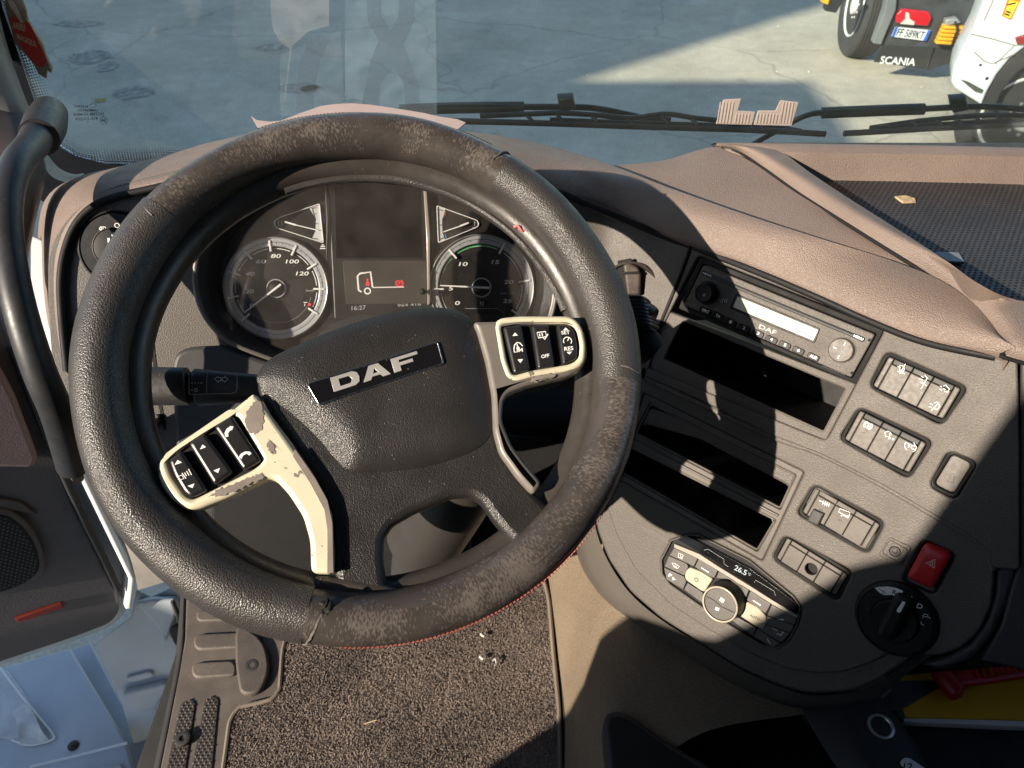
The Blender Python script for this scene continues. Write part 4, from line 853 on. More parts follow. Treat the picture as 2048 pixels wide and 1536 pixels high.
# ------------------------------------------------------------------ centre console
co = thing('centre_console', 'angled grey centre console full of switches right of the steering wheel', 'console', CON.O)
def R4(px, r, off=0): return rnd(CON.L(px, off), r)
h_radio = [(1397, 510), (1770, 658), (1652, 882), (1284, 732)]
banks = {'b1': [(1773, 701), (1938, 775), (1884, 853), (1736, 773)], 'b2': [(1718, 813), (1868, 883), (1818, 960), (1676, 878)],
         'b3': [(1628, 968), (1771, 1045), (1736, 1110), (1591, 1028)], 'b4': [(1568, 1070), (1706, 1143), (1676, 1206), (1543, 1118)]}
pock = [(1896, 900), (1958, 925), (1911, 1003), (1856, 973)]
upper = [(1388, 484), (1480, 520), (1620, 578), (1750, 632), (1860, 676), (1960, 700), (2034, 712), (2040, 900), (2040, 1140), (1985, 1136), (1975, 1100), (1930, 1066), (1860, 1026), (1760, 968), (1640, 908), (1545, 872), (1400, 800), (1288, 752), (1320, 650), (1357, 560)]
plate('upper_panel', rnd(CON.L(upper, 0), .004), CON, -.008, 0, .0018, greyp, co, holes=[R4(h_radio, .006), R4(banks['b1'], .008), R4(banks['b2'], .008), R4(pock, .008)])
h_cub = [(1288, 786), (1608, 944), (1524, 1122), (1232, 956)]
hz_ = [(1845, 1078), (1912, 1108), (1868, 1192), (1802, 1162)]
lowr = [(1288, 752), (1400, 800), (1545, 866), (1640, 900), (1760, 960), (1860, 1018), (1930, 1058), (1985, 1110), (1990, 1150), (1984, 1210), (1960, 1262), (1925, 1295), (1880, 1312), (1830, 1310), (1790, 1302), (1745, 1325), (1690, 1345), (1630, 1348), (1570, 1338), (1500, 1308), (1420, 1262), (1340, 1210), (1270, 1140), (1232, 1070), (1212, 1010), (1200, 960), (1222, 870)]
clim = [(1375, 1068), (1400, 1070), (1500, 1120), (1588, 1192), (1602, 1212), (1598, 1245), (1578, 1282), (1556, 1297), (1528, 1293), (1440, 1240), (1340, 1170), (1324, 1148), (1322, 1120), (1342, 1080)]
climo = rnd(CON.L(clim, -.005), .002)
lowo = CON.L(lowr, -.005)
dial_c = CON.at(1792, 1236, -.005); Rd = rpx(CON, (1792, 1236), 80, -.005) / 1.0
plate('lower_panel', rnd(lowo, .008), CON, -.014, -.005, .0025, greyp, co, holes=[R4(h_cub, .003, -.005), R4(banks['b3'], .008, -.005), R4(banks['b4'], .008, -.005), R4(hz_, .006, -.005), climo])
# step between the two levels
tube('level_step', [CON.wp(x, y, -.004) for x, y in [(1290, 756), (1400, 806), (1545, 872), (1640, 906), (1760, 966), (1860, 1024), (1930, 1064), (1975, 1100), (1988, 1140)]], .0040, greyp, co, flat=.6)
# lighter edge moulding and smooth side skirt
def grow(px, d, idx0, idx1):
    o = []; n = len(px)
    for i, p in enumerate(px):
        if idx0 <= i <= idx1:
            a = Vector(px[i - 1]); b_ = Vector(px[(i + 1) % n]); t = (b_ - a).normalized(); nn = Vector((-t.y, t.x)); o.append((p[0] + nn.x * d, p[1] + nn.y * d))
        else: o.append(p)
    return o
i0 = lowr.index((1830, 1310)); i1 = 0
ed = [(1560, 900), (1900, 1200), (1860, 1290), (1812, 1325), (1760, 1362), (1700, 1386), (1620, 1390), (1560, 1374), (1480, 1338), (1400, 1288), (1320, 1238), (1258, 1184), (1215, 1120), (1192, 1060), (1184, 1000), (1200, 930), (1250, 800)]
plate('edge_moulding', rnd(CON.L(ed, -.008), .01), CON, -.030, -.009, .004, greyp, co, holes=[CON.L([(1225, 1000), (1252, 1080), (1318, 1152), (1418, 1228), (1520, 1276), (1630, 1312), (1720, 1296), (1790, 1255), (1720, 1120), (1570, 970), (1400, 880), (1290, 850), (1232, 880), (1214, 940)], -.009)])
sk_rows = [[CON.wp(x, y, -.024) for x, y in ed[2:-1]], [CON.wp(x, y, -.045) for x, y in [(1870, 1300), (1815, 1345), (1765, 1385), (1700, 1410), (1620, 1416), (1545, 1400), (1460, 1362), (1372, 1308), (1285, 1250), (1214, 1196), (1172, 1126), (1160, 1060), (1164, 1000), (1188, 925)]],
           [CON.wp(x, y, -.11) for x, y in [(1880, 1300), (1815, 1345), (1765, 1388), (1700, 1413), (1620, 1419), (1545, 1403), (1460, 1365), (1370, 1310), (1280, 1252), (1206, 1196), (1160, 1126), (1150, 1060), (1158, 1000), (1180, 925)]]]
loft('side_skirt', sk_rows, trimg, co, nu=70, nv=6)
# passenger side: vertical joint and next dash panel
ppx('passenger_panel', [(2040, 706), (2500, 770), (3300, 1000), (3300, 1700), (2080, 1352), (2000, 1330), (1962, 1322), (2002, 1250), (2020, 1180), (2036, 1130)], CON, -.03, -.004, .003, darkp, co)
ppx('corner_strip', [(1994, 1136), (2032, 1140), (2018, 1200), (1985, 1275), (1940, 1322), (1885, 1340), (1840, 1330), (1890, 1318), (1940, 1290), (1972, 1245), (1990, 1190)], CON, -.020, -.006, .004, darkp, co)
ppx('under_panel', [(1940, 1322), (2400, 1352), (2400, 1300), (2040, 1140), (1994, 1240)], CON, -.05, -.020, .004, blackm, co)
ppx('panel_backing', [(1300, 700), (1400, 520), (2060, 720), (2060, 1330), (1700, 1360), (1240, 1100), (1240, 900)], CON, -.19, -.18, .002, void, co)

def pocket(px, off, depth, name='cubby', side=blackm, lip=greys):
    """open box let into the console"""
    o = R4(px, .004, off); inn = inset(o, .0025)
    r_ = plate('cubby_rim', o, CON, off - .010, off - .0015, .0012, lip, co, holes=[inn])
    N = len(inn); V = [(p[0], p[1], off - .003) for p in inn] + [(p[0], p[1], off - depth) for p in inn]
    Fc = [(i, (i + 1) % N, N + (i + 1) % N, N + i) for i in range(N)] + [tuple(range(N, 2 * N))]
    return mesh(name, V, Fc, side, co, CON.M)
ppx('cubby_surround', [(1340, 624), (1712, 768), (1652, 882), (1284, 732)], CON, -.012, -.003, .0015, greyp, co, holes=[R4([(1366, 641), (1692, 778), (1646, 864), (1327, 718)], .003, -.003)])
pocket([(1362, 637), (1696, 776), (1648, 868), (1322, 720)], -.002, .13)
# twin lower cubbies with divider
surr = [(1288, 786), (1608, 944), (1524, 1122), (1232, 956)]
H2 = [(1300, 806), (1592, 950), (1560, 1020), (1268, 868)]; H3 = [(1258, 892), (1552, 1040), (1514, 1104), (1240, 946)]
plate('cubby_surround', R4(surr, .004, -.006), CON, -.016, -.007, .0015, greys, co, holes=[R4(H2, .002, -.007), R4(H3, .002, -.007)])
pocket(H2, -.006, .12); pocket(H3, -.006, .12)
strokes('cubby_rail', [], .001, CON, -.0068, trimg, co, fills=[])
tube('cubby_rail', [CON.wp(1262, 878, -.006), CON.wp(1556, 1031, -.006)], .0015, trimg, co, sub=1)

# radio
ra = thing('car_radio', 'grey car radio with pale display, power knob and row of preset keys', 'radio', CON.wp(1560, 640))
rf = [(1402, 520), (1757, 664), (1706, 762), (1362, 612)]
rl = R4([(1398, 513), (1767, 660), (1712, 770), (1354, 617)], .003, .0)
plate('radio_frame', rl, CON, -.012, -.0025, .0015, void, ra, holes=[R4([(1405, 527), (1752, 668), (1703, 757), (1366, 611)], .002, -.0005)])
fp = plate('radio_face', R4([(1407, 530), (1750, 669), (1702, 755), (1368, 610)], .0025, .001), CON, -.010, .001, .001, greyp, ra)
Z = .001
def cyl(name, c_px, r_px, prof, mat, parent, z0=Z, fr=CON, n=40):
    c = fr.at(*c_px, z0); r = rpx(fr, c_px, r_px, z0)
    return lathe(name, [(r * a, b_) for a, b_ in prof], fr, c, mat, parent, n, z0), c, r
cyl('volume_knob', (1415, 586), 21, [(1.1, 0), (1.1, .0008), (.96, .0012), (.9, .009), (.82, .0115), (.76, .012), (.72, .0112), (.3, .0105), (.001, .0105)], black, ra)
q = CON.at(1408, 590, .0118); strokes('power_symbol', [arc(*q, .0013, 130, 410, 16), [(q[0], q[1]), (q[0] + .0003, q[1] + .0018)]], .0004, CON, .0118, white, ra, loc=True)
strokes('speaker_symbol', [[(1439, 599), (1443, 600), (1447, 596), (1444, 606), (1440, 603), (1439, 599)], [(1450, 598), (1449, 604)], [(1454, 598), (1452, 606)]], .0005, CON, Z + .0002, white, ra)
ppx('display_frame', [(1471, 587), (1640, 657), (1629, 687), (1458, 617)], CON, Z - .001, Z + .0012, .0005, black, ra, r=.002)
lcd = M_('lcd_pale_green', (.62, .66, .50), .25, var=.04)
ppx('display', [(1475, 593), (1636, 660), (1626, 681), (1466, 614)], CON, Z, Z + .0016, .0002, lcd, ra)
tube('cd_slot', [CON.wp(1424, 553, Z), CON.wp(1708, 671, Z)], .0024, darkp, ra, sub=1, flat=.6)
def pill(name, x, y, w_, h_, s_=None, par=ra, z=Z, mat=black, dx=(.9266, .376)):
    a = CON.at(x, y, z); b_ = CON.at(x + dx[0] * w_ / 2, y + dx[1] * w_ / 2, z); c = CON.at(x - dx[1] * h_ / 2 * .9, y + dx[0] * h_ / 2, z)
    W_ = 2 * math.hypot(b_[0] - a[0], b_[1] - a[1]); H_ = 2 * math.hypot(c[0] - a[0], c[1] - a[1])
    o = plate(name, rrect(a[0], a[1], W_, H_, H_ * .35), CON, z - .001, z + .0014, .0007, mat, par)
    if s_:
        k = min(.8, .2 * len(s_)); ux, uy = dx; vx, vy = -dx[1], dx[0]
        bl_ = (x - ux * w_ * k / 2 + vx * h_ * .22, y - uy * w_ * k / 2 + vy * h_ * .22); br_ = (x + ux * w_ * k / 2 + vx * h_ * .22, y + uy * w_ * k / 2 + vy * h_ * .22)
        tl_ = (bl_[0] - vx * h_ * .48 , bl_[1] - vy * h_ * .48)
        text('key_print', s_, bl_, br_, tl_, CON, z + .0016, white, o)
    return o
pill('radio_key', 1414, 549, 23, 9, 'NEWS'); pill('radio_key', 1717, 675, 26, 10, 'MENU')
for (x, y), s_ in zip([(1411, 622), (1436, 632), (1461, 644), (1488, 656), (1516, 667), (1543, 679), (1570, 690), (1597, 701), (1627, 714)], ['SRC', 'TA', '1', '2', '3', '4', '5', '6', 'AUD']): pill('radio_key', x, y, 25, 13, s_)
cyl('menu_knob', (1684, 700), 26, [(1.08, 0), (1.08, .0006), (1.0, .001), (.98, .004), (.9, .0052), (.001, .0056)], greys, ra)
strokes('knob_mark', [[(1691, 684), (1688, 691)], [(1666, 694), (1673, 697)], [(1679, 710), (1676, 717)]], .0008, CON, Z + .0060, white, ra)
text('radio_lettering', 'DAF', (1517, 656), (1551, 670), (1520, 648), CON, Z + .0003, dim, ra)
for p in [(1397, 541), (1372, 602), (1739, 680), (1704, 746)]: strokes('screw_hole', [], .001, CON, Z + .0002, void, ra, dots=[(p[0], p[1], .0016)])
strokes('blank_outline', [[(1652, 717), (1695, 735), (1690, 750), (1645, 732), (1652, 717)], [(1381, 600), (1397, 607), (1394, 618), (1377, 611), (1381, 600)]], .0004, CON, Z + .0002, darkp, ra)

# rocker switch banks
def bank(key, lb, off, icons, tilt=0, blankhole=None):
    px = banks[key]; L = CON.L(px, off); x0, y0, x1, y1 = (L[0][0] + L[3][0]) / 2, (L[2][1] + L[3][1]) / 2, (L[1][0] + L[2][0]) / 2, (L[0][1] + L[1][1]) / 2
    c = CON.P((x0 + x1) / 2, (y0 + y1) / 2, off)
    t = thing('switch_bank', lb, 'switches', c, 'rocker switch banks on the console')
    o = rrect((x0 + x1) / 2, (y0 + y1) / 2, x1 - x0 + .001, y1 - y0 + .001, .008)
    plate('bank_frame', o, CON, off - .014, off - .0018, .001, void, t, holes=[rrect((x0 + x1) / 2, (y0 + y1) / 2, x1 - x0 - .0062, y1 - y0 - .0062, .0055)])
    plate('bank_back', rrect((x0 + x1) / 2, (y0 + y1) / 2, x1 - x0 - .002, y1 - y0 - .002, .006), CON, off - .016, off - .009, .001, void, t)
    xa, xb = x0 + .0095, x1 - .0095; kw = (xb - xa) / 3; ya, yb = y0 + .0045, y1 - .0045
    for s_, xx, r_ in ((-1, x0 + .0040, [.005, .0005, .0005, .005]), (1, xb + .0003, [.0005, .005, .005, .0005])):
        xe = xa - .0003 if s_ < 0 else x1 - .0040
        plate('end_cap', rnd([(xx, ya), (xe, ya), (xe, yb), (xx, yb)], r_), CON, off - .010, off - .001, .0012, greys, t)
    for k in range(3):
        u0, u1 = xa + k * kw + .0003, xa + (k + 1) * kw - .0003; hh = yb - ya
        hl = [circ((u0 + u1) / 2 + .0015, ya + hh * .42, .0066, 30)] if blankhole == k else []
        kk = plate('rocker_key', rnd([(u0, ya), (u1, ya), (u1, yb - hh * .17), (u0, yb - hh * .17)], .0008), CON, off - .008, off + .0004, .0008, greys, t, holes=hl)
        plate('key_top', rnd([(u0, yb - hh * .165), (u1, yb - hh * .165), (u1, yb), (u0, yb)], .0006), CON, off - .008, off - .0018, .0008, darkp if off > -.004 else greys, kk)
    return t, off + .0007
t1, z1 = bank('b1', 'top switch bank, three grey rockers just under the beige brow', -.0005, None)
def ic(name, lines, t, z, w_=.0006, dots=(), fills=()): return strokes(name, lines, w_, CON, z, white, t, dots=dots, fills=fills)
ic('lamp_off_icon', [[(1795, 733), (1801, 736)], [(1795, 742), (1799, 744)], [(1803, 745), (1810, 748)], [(1800, 730), (1806, 732), (1809, 738), (1806, 744), (1799, 740), (1800, 730)], [(1811, 728), (1799, 748)]], t1, z1)
ic('beam_off_icon', [[(1840, 764), (1850, 769)], [(1838, 757), (1846, 760)], [(1854, 757), (1842, 778)], [(1850, 750), (1856, 758)], [(1846, 765), (1853, 772)], [(1842, 752), (1847, 755)]], t1, z1)
for yy in (778, 810):
    ic('cloud_icon', [[(1880, yy - 6), (1884, yy - 4)], [(1879, yy), (1884, yy + 2)], [(1887, yy - 6), (1892, yy - 8), (1896, yy - 3), (1899, yy), (1895, yy + 6), (1889, yy + 5)], [(1886, yy - 1), (1891, yy + 1)]], t1, z1) if yy == 778 else ic('cloud_off_icon', [[(1860, yy - 3), (1866, yy)], [(1858, yy + 3), (1864, yy + 6)], [(1868, yy - 4), (1874, yy - 6), (1878, yy), (1880, yy + 3), (1875, yy + 9), (1869, yy + 8)], [(1878, yy - 5), (1862, yy + 12)]], t1, z1)
t2, z2 = bank('b2', 'second switch bank, with circle arrow, axle and TC symbols', -.0005, None)
q = CON.at(1736, 851, z2); strokes('brake_icon', [arc(*q, .0026, 0, 360, 20), arc(*q, .0040, 120, 240, 10), arc(*q, .0040, -60, 60, 10)], .0005, CON, z2, white, t2, loc=True)
text('hold_letter', 'A', (1734, 853), (1739, 856), (1735, 847), CON, z2, white, t2)
ic('axle_icon', [[(1771, 872), (1770, 865), (1776, 862), (1781, 865), (1779, 874), (1771, 872)], [(1779, 871), (1783, 867)], [(1781, 875), (1779, 878)]], t2, z2, dots=[(1772, 873, .0007), (1780, 869, .0007), (1778, 877, .0007), (1786, 878, .0010)])
text('traction_text', 'TC', (1813, 894), (1829, 900), (1815, 886), CON, z2, white, t2); ic('traction_ring', [[(1813, 884), (1809, 889), (1810, 896), (1814, 900)], [(1829, 889), (1833, 894), (1831, 900), (1826, 904)], [(1829, 889), (1828, 885)]], t2, z2)
t3, z3 = bank('b3', 'third switch bank, with trailer symbols and one guarded rocker', -.0055, None)
ic('coupling_icon', [[(1638, 1001), (1648, 1005)], [(1647, 1002), (1645, 1009)], [(1651, 1003), (1649, 1011)], [(1646, 1006), (1658, 1011)], [(1655, 1004), (1653, 1012)], [(1659, 1006), (1657, 1014)]], t3, z3)
ic('trailer_icon', [[(1680, 1017), (1700, 1025), (1698, 1033), (1691, 1031), (1677, 1024), (1680, 1017)]], t3, z3, dots=[(1683, 1031, .0007), (1688, 1031, .0008), (1692, 1033, .0008), (1696, 1035, .0008)])
ppx('rocker_guard', [(1626, 1018), (1648, 1028), (1636, 1052), (1613, 1042)], CON, z3 - .001, z3 + .004, .0015, darkp, t3, r=.001)
for q in ((1641, 1019), (1679, 1040)): strokes('moulded_dash', [[(q[0] - 3, q[1] - 1), (q[0] + 4, q[1] + 2)]], .0007, CON, z3 + .0001, darkp, t3)
for q in ((1876, 794), ): strokes('moulded_dash', [[(q[0] - 3, q[1] - 1), (q[0] + 4, q[1] + 2)]], .0007, CON, z1 + .0001, darkp, t1)
strokes('moulded_dash', [[(1722, 864), (1731, 867)]], .0007, CON, z2 + .0001, darkp, t2)
t4, z4 = bank('b4', 'bottom switch bank of three blanks, the middle one with a round hole', -.0055, None, blankhole=1)
# pocket button
pb = thing('blank_button', 'single tall grey button with small lamp emblem right of the second switch bank', 'button', CON.wp(1907, 952))
pL = CON.L(pock, 0); bx0, by0, bx1, by1 = bb(pL); pcx, pcy = (bx0 + bx1) / 2, (by0 + by1) / 2; pw, ph = bx1 - bx0 - .001, by1 - by0 - .001
plate('button_frame', rrect(pcx, pcy, pw, ph, .007), CON, -.016, -.001, .002, blackm, pb, holes=[rrect(pcx, pcy, pw - .008, ph - .008, .005)])
plate('button_face', rrect(pcx, pcy, pw - .0085, ph - .0085, .0045), CON, -.014, -.004, .0015, greys, pb)
strokes('button_edge', [rrect(pcx, pcy, pw - .0105, ph - .0105, .004) + [rrect(pcx, pcy, pw - .0105, ph - .0105, .004)[0]]], .0004, CON, -.0036, trimg, pb, loc=True)
strokes('beacon_symbol', [[(1893, 962), (1908, 966)], [(1896, 962), (1901, 949), (1906, 946), (1909, 952), (1906, 965)]], .0006, CON, -.0036, darkp, pb)
# sensor tile
sn_ = thing('sensor_tile', 'small square grey tile with round dimple between the third bank and red button', 'sensor', CON.wp(1790, 1104))
so = [(1778, 1073), (1824, 1095), (1802, 1134), (1756, 1110)]
plate('tile', R4(so, .004, -.004), CON, -.008, -.0038, .001, greyp, sn_)
sL = CON.L(so, -.0038); scx = sum(p[0] for p in sL) / 4; scy = sum(p[1] for p in sL) / 4
plate('tile_ridge', rrect(scx, scy, .020, .018, .004), CON, -.004, -.0026, .0006, greyp, sn_, holes=[rrect(scx, scy, .018, .016, .0035)])
plate('tile_ridge', rrect(scx, scy, .012, .016, .002), CON, -.004, -.0028, .0005, greyp, sn_, holes=[rrect(scx, scy, .0108, .0148, .002)])
lathe('dimple', [(.0056, 0), (.0052, .001), (.0045, .0005), (.0036, -.001), (.0030, .0006), (.001, .0012)], CON, (scx, scy), darkp, sn_, 28, -.0036)
# hazard button
hb = thing('hazard_button', 'red hazard warning button with triangle symbol in its recess', 'button', CON.wp(1857, 1134))
hL = CON.L(hz_, -.005); hcx = sum(p[0] for p in hL) / 4; hcy = sum(p[1] for p in hL) / 4; hw = (hL[1][0] - hL[0][0]); hh = (hL[0][1] - hL[3][1])
plate('button_well', R4(hz_, .006, -.005), CON, -.02, -.006, .001, blackm, hb, holes=[inset(R4(hz_, .006, -.005), .002)])
ppx('well_floor', [(1840, 1078), (1915, 1108), (1870, 1195), (1798, 1160)], CON, -.024, -.019, .001, void, hb)
kL = CON.L([(1849, 1087), (1904, 1111), (1864, 1180), (1811, 1156)], .004)
dome('red_cap', rnd(kL, .006), CON, -.018, .0015, .003, redp, hb, rings=6, pw=6)
strokes('triangle_symbol', [[(1851, 1126), (1870, 1119), (1869, 1136), (1851, 1126)], [(1858, 1127), (1866, 1123), (1865, 1131), (1858, 1127)]], .0006, CON, .0048, white, hb)
# gear dial
gd = thing('gear_selector_dial', 'black rotary gear selector dial with R, N and D marks', 'selector', CON.wp(1792, 1236))
lathe('dial_surround', [(Rd * 1.06, -.012), (Rd * 1.06, -.003), (Rd * 1.0, .0005), (Rd * .965, .001), (Rd * .95, -.001), (Rd * .94, -.001)], CON, dial_c, black, gd, 64, 0)
lathe('dial_plate', [(Rd * .94, -.001), (Rd * .93, .001), (Rd * .62, .001), (Rd * .60, -.001), (.001, -.001)], CON, dial_c, black, gd, 64, 0)
kc = CON.at(1788, 1232, .004); Rk = Rd * .60
lathe('dial_knob', [(Rk, -.002), (Rk * .98, .004), (Rk * .92, .006), (Rk * .5, .0055), (.001, .0055)], CON, dial_c, black, gd, 56, 0)
zb = .0175
bar = [(1790, 1188), (1824, 1203), (1822, 1216), (1790, 1277), (1776, 1285), (1752, 1272), (1754, 1256)]
ppx('grip_bar', bar, CON, .003, zb, .005, black, gd, r=.005)
plate('pointer', rnd(CON.L([(1805, 1203), (1811, 1205), (1802, 1223), (1798, 1226), (1793, 1223), (1794, 1219)], zb + .0004), .0006), CON, zb - .001, zb + .0004, .0002, white, gd)
strokes('pointer_arrow', [], .001, CON, .0065, white, gd, fills=[[(1793, 1206), (1791, 1212), (1798, 1211)]])
zd = .0013
plate('reverse_sector', CON.L([(1749, 1176), (1757, 1174), (1775, 1173), (1792, 1176), (1806, 1182), (1803, 1190), (1798, 1194), (1784, 1190), (1768, 1190), (1760, 1186)], zd), CON, zd - .0005, zd, .0001, white, gd)
text('gear_letter', 'R', (1784, 1188), (1792, 1190), (1786, 1179), CON, zd + .0002, blackm, gd)
text('gear_letter', 'N', (1809, 1199), (1820, 1203), (1814, 1189), CON, zd + .0002, white, gd)
text('gear_letter', 'D', (1832, 1215), (1843, 1219), (1836, 1206), CON, zd + .0002, white, gd)
strokes('turtle_icon', [[(1845, 1232), (1849, 1228), (1854, 1229), (1857, 1234), (1850, 1233), (1845, 1232)], [(1857, 1234), (1861, 1237)], [(1847, 1234), (1845, 1236)]], .0006, CON, zd + .0002, white, gd)
strokes('turtle_icon', [[(1760, 1179), (1764, 1182), (1769, 1182), (1771, 1187), (1766, 1187), (1764, 1182)], [(1758, 1177), (1761, 1180)]], .0007, CON, zd + .0003, blackm, gd)
strokes('tick_mark', [[(1842, 1243), (1843, 1248), (1848, 1251)]], .0007, CON, zd + .0002, white, gd)
# climate control
cc = thing('climate_panel', 'slanted climate control panel with cream oval keys and rotary knob', 'climate control', CON.wp(1460, 1180))
plate('panel_base', climo, CON, -.020, -.008, .001, blackm, cc)
def Q(z): return [(1300 + x / 5.486, 1040 + y / 5.486) for x, y in z]
keyg = M_('climate_key_grey', (.085, .080, .075), .42, var=.1, vs=60, dirt=500)
lightg = M_('climate_light_strip', (.27, .245, .215), .38, var=.08)
creamk = M_('cream_key', (.34, .31, .245), .55, spec=.3, var=.05)
plate('panel_edge', climo, CON, -.010, -.0035, .0012, trimg, cc, holes=[inset(climo, .0016)])
ppx('display_strip', Q([(400, 168), (1100, 530), (1600, 900), (1625, 960), (1600, 1050), (1500, 1000), (1050, 690), (700, 450), (300, 215), (330, 180)]), CON, -.009, -.0035, .001, gloss, cc, r=.001)
text('temperature', '26.5', Q([(920, 545)])[0], Q([(1050, 612)])[0], Q([(940, 490)])[0], CON, -.0032, M_('lcd_segment', (.25, .33, .36), .5), cc); text('temperature', '°C', Q([(1070, 600)])[0], Q([(1100, 615)])[0], Q([(1080, 575)])[0], CON, -.0032, bpy.data.materials['lcd_segment'], cc)
strokes('display_outline', [Q([(590, 330), (640, 322), (810, 430), (812, 480), (860, 515)]), Q([(1145, 690), (1160, 660), (1360, 780), (1378, 830)])], .0003, CON, -.0032, dim, cc)
kz = -.004
def key(px, mat=keyg, z=kz, r=.0012, bev=.0007, name='climate_key'): return ppx(name, Q(px), CON, -.009, z, bev, mat, cc, r=r)
ppx('light_strip', Q([(262, 262), (540, 375), (760, 520), (1110, 735), (1340, 880), (1622, 1050), (1612, 1085), (1330, 925), (1095, 775), (745, 560), (520, 425), (262, 305)]), CON, -.009, -.0030, .001, lightg, cc)
key([(262, 308), (522, 425), (480, 510), (212, 388)]); key([(205, 395), (400, 480), (420, 515), (378, 612), (158, 512)]); key([(152, 522), (372, 622), (398, 678), (362, 762), (180, 655)])
key([(530, 428), (742, 560), (702, 640), (640, 610), (490, 518)]); key([(752, 566), (1085, 772), (1052, 850), (980, 700), (860, 650), (722, 640)]); key([(1100, 780), (1325, 925), (1268, 1028), (1060, 880)])
key([(1335, 930), (1608, 1088), (1585, 1150), (1285, 1045)]); key([(1280, 1052), (1580, 1158), (1540, 1240), (1255, 1140), (1280, 1090)]); key([(1255, 1148), (1530, 1248), (1440, 1350), (1180, 1185)])
key([(408, 690), (580, 800), (590, 925), (372, 765)]); key([(880, 1092), (960, 1070), (1165, 1185), (1130, 1275)]); key([(1178, 1190), (1430, 1360), (1340, 1400), (1140, 1280)])
key([(395, 555), (432, 520), (560, 570), (690, 650), (640, 720), (600, 790), (560, 780), (390, 660), (376, 610)], creamk, -.0025, .003, .0015, 'oval_key')
key([(1055, 895), (1180, 960), (1275, 1060), (1275, 1150), (1230, 1200), (1170, 1175), (985, 1055), (1040, 960)], creamk, -.0025, .003, .0015, 'oval_key')
zk = kz + .0003
strokes('minus_mark', [Q([(565, 525), (645, 575)]), Q([(1130, 882), (1215, 938)])], .0012, CON, zk, white, cc)
strokes('fan_screen_icon', [Q([(315, 365), (365, 385), (350, 425), (308, 405), (315, 365)]), Q([(330, 380), (345, 410)])], .0006, CON, zk, white, cc, dots=[(*Q([(346, 420)])[0], .0010)])
strokes('defrost_icon', [Q([(242, 470), (275, 480), (325, 510), (300, 530), (265, 515), (242, 470)]), Q([(270, 500), (275, 520)]), Q([(285, 505), (290, 525)])], .0006, CON, zk, white, cc)
text('parking_heat_mark', 'P', Q([(200, 620)])[0], Q([(232, 635)])[0], Q([(212, 583)])[0], CON, zk, white, cc); strokes('parking_heat_mark', [Q([(250, 625), (245, 660)]), Q([(262, 630), (258, 662)]), Q([(255, 645), (280, 655)])], .0007, CON, zk, white, cc)
sc_ = CON.at(*Q([(508, 655)])[0], -.0022)
strokes('snowflake', [[(sc_[0] + .0012 * math.cos(a), sc_[1] + .0012 * math.sin(a)), (sc_[0] + .0032 * math.cos(a), sc_[1] + .0032 * math.sin(a))] for a in [k * 1.0472 for k in range(6)]] + [arc(*sc_, .0022, 0, 360, 12)], .0005, CON, -.0022, darkp, cc, loc=True)
text('auto_text', 'AUTO', Q([(1090, 1055)])[0], Q([(1200, 1105)])[0], Q([(1100, 1030)])[0], CON, -.0022, darkp, cc)
strokes('airflow_icon', [Q([(1405, 1090), (1470, 1098)]), Q([(1440, 1082), (1470, 1098)]), Q([(1340, 1185), (1395, 1215)]), Q([(1390, 1250), (1410, 1250), (1430, 1265), (1450, 1245)]), Q([(1285, 1300), (1320, 1358)])], .0009, CON, zk, white, cc, dots=[(*Q([(1460, 1235)])[0], .0007)])
kcx = CON.at(*Q([(838, 850)])[0], 0); r0 = rpx(CON, Q([(838, 850)])[0], 38)
tz = .016; top = CON.at(*Q([(768, 925)])[0], tz)
kc = ((kcx[0] + top[0]) / 2, (kcx[1] + top[1]) / 2)
kb = lathe('knob_body', [(r0 * .98, -.006), (r0 * .98, .004), (r0 * .94, .013), (r0 * .90, tz), (r0 * .84, tz + .0005), (r0 * .82, tz - .001)], CON, top, black, cc, 64)
plate('knob_ring', circ(*top, r0 * .93, 60), CON, tz - .001, tz + .0012, .0008, M_('knob_ring_cream', (.38, .35, .28), .3, metal=.2), kb, holes=[circ(*top, r0 * .83, 60)])
lathe('knob_face', [(r0 * .82, tz - .002), (r0 * .80, tz - .0005), (.001, tz - .0002)], CON, top, keyg, kb, 48)
strokes('knob_split', [Q([(620, 838), (700, 880), (780, 950), (920, 1015)])], .0008, CON, tz + .0001, blackm, kb)
fc = CON.at(*Q([(790, 878)])[0], tz); strokes('fan_symbol', [arc(fc[0] + dx, fc[1] + dy, .0011, 0, 360, 12) for dx, dy in ((.0013, .0013), (-.0013, .0013), (.0013, -.0013), (-.0013, -.0013))], .0005, CON, tz + .0002, white, kb, loc=True)
strokes('stop_symbol', [], .001, CON, tz + .0002, white, kb, fills=[Q([(722, 955), (760, 968), (752, 1000), (712, 985)])])
# sweep mouldings either side of the climate panel
strokes('moulded_sweep', [], .001, CON, -.0047, trimg, co, fills=[[(1268, 1045), (1310, 1062), (1336, 1078), (1338, 1088), (1300, 1068)], [(1600, 1246), (1640, 1262), (1685, 1304), (1650, 1284), (1598, 1252)]])
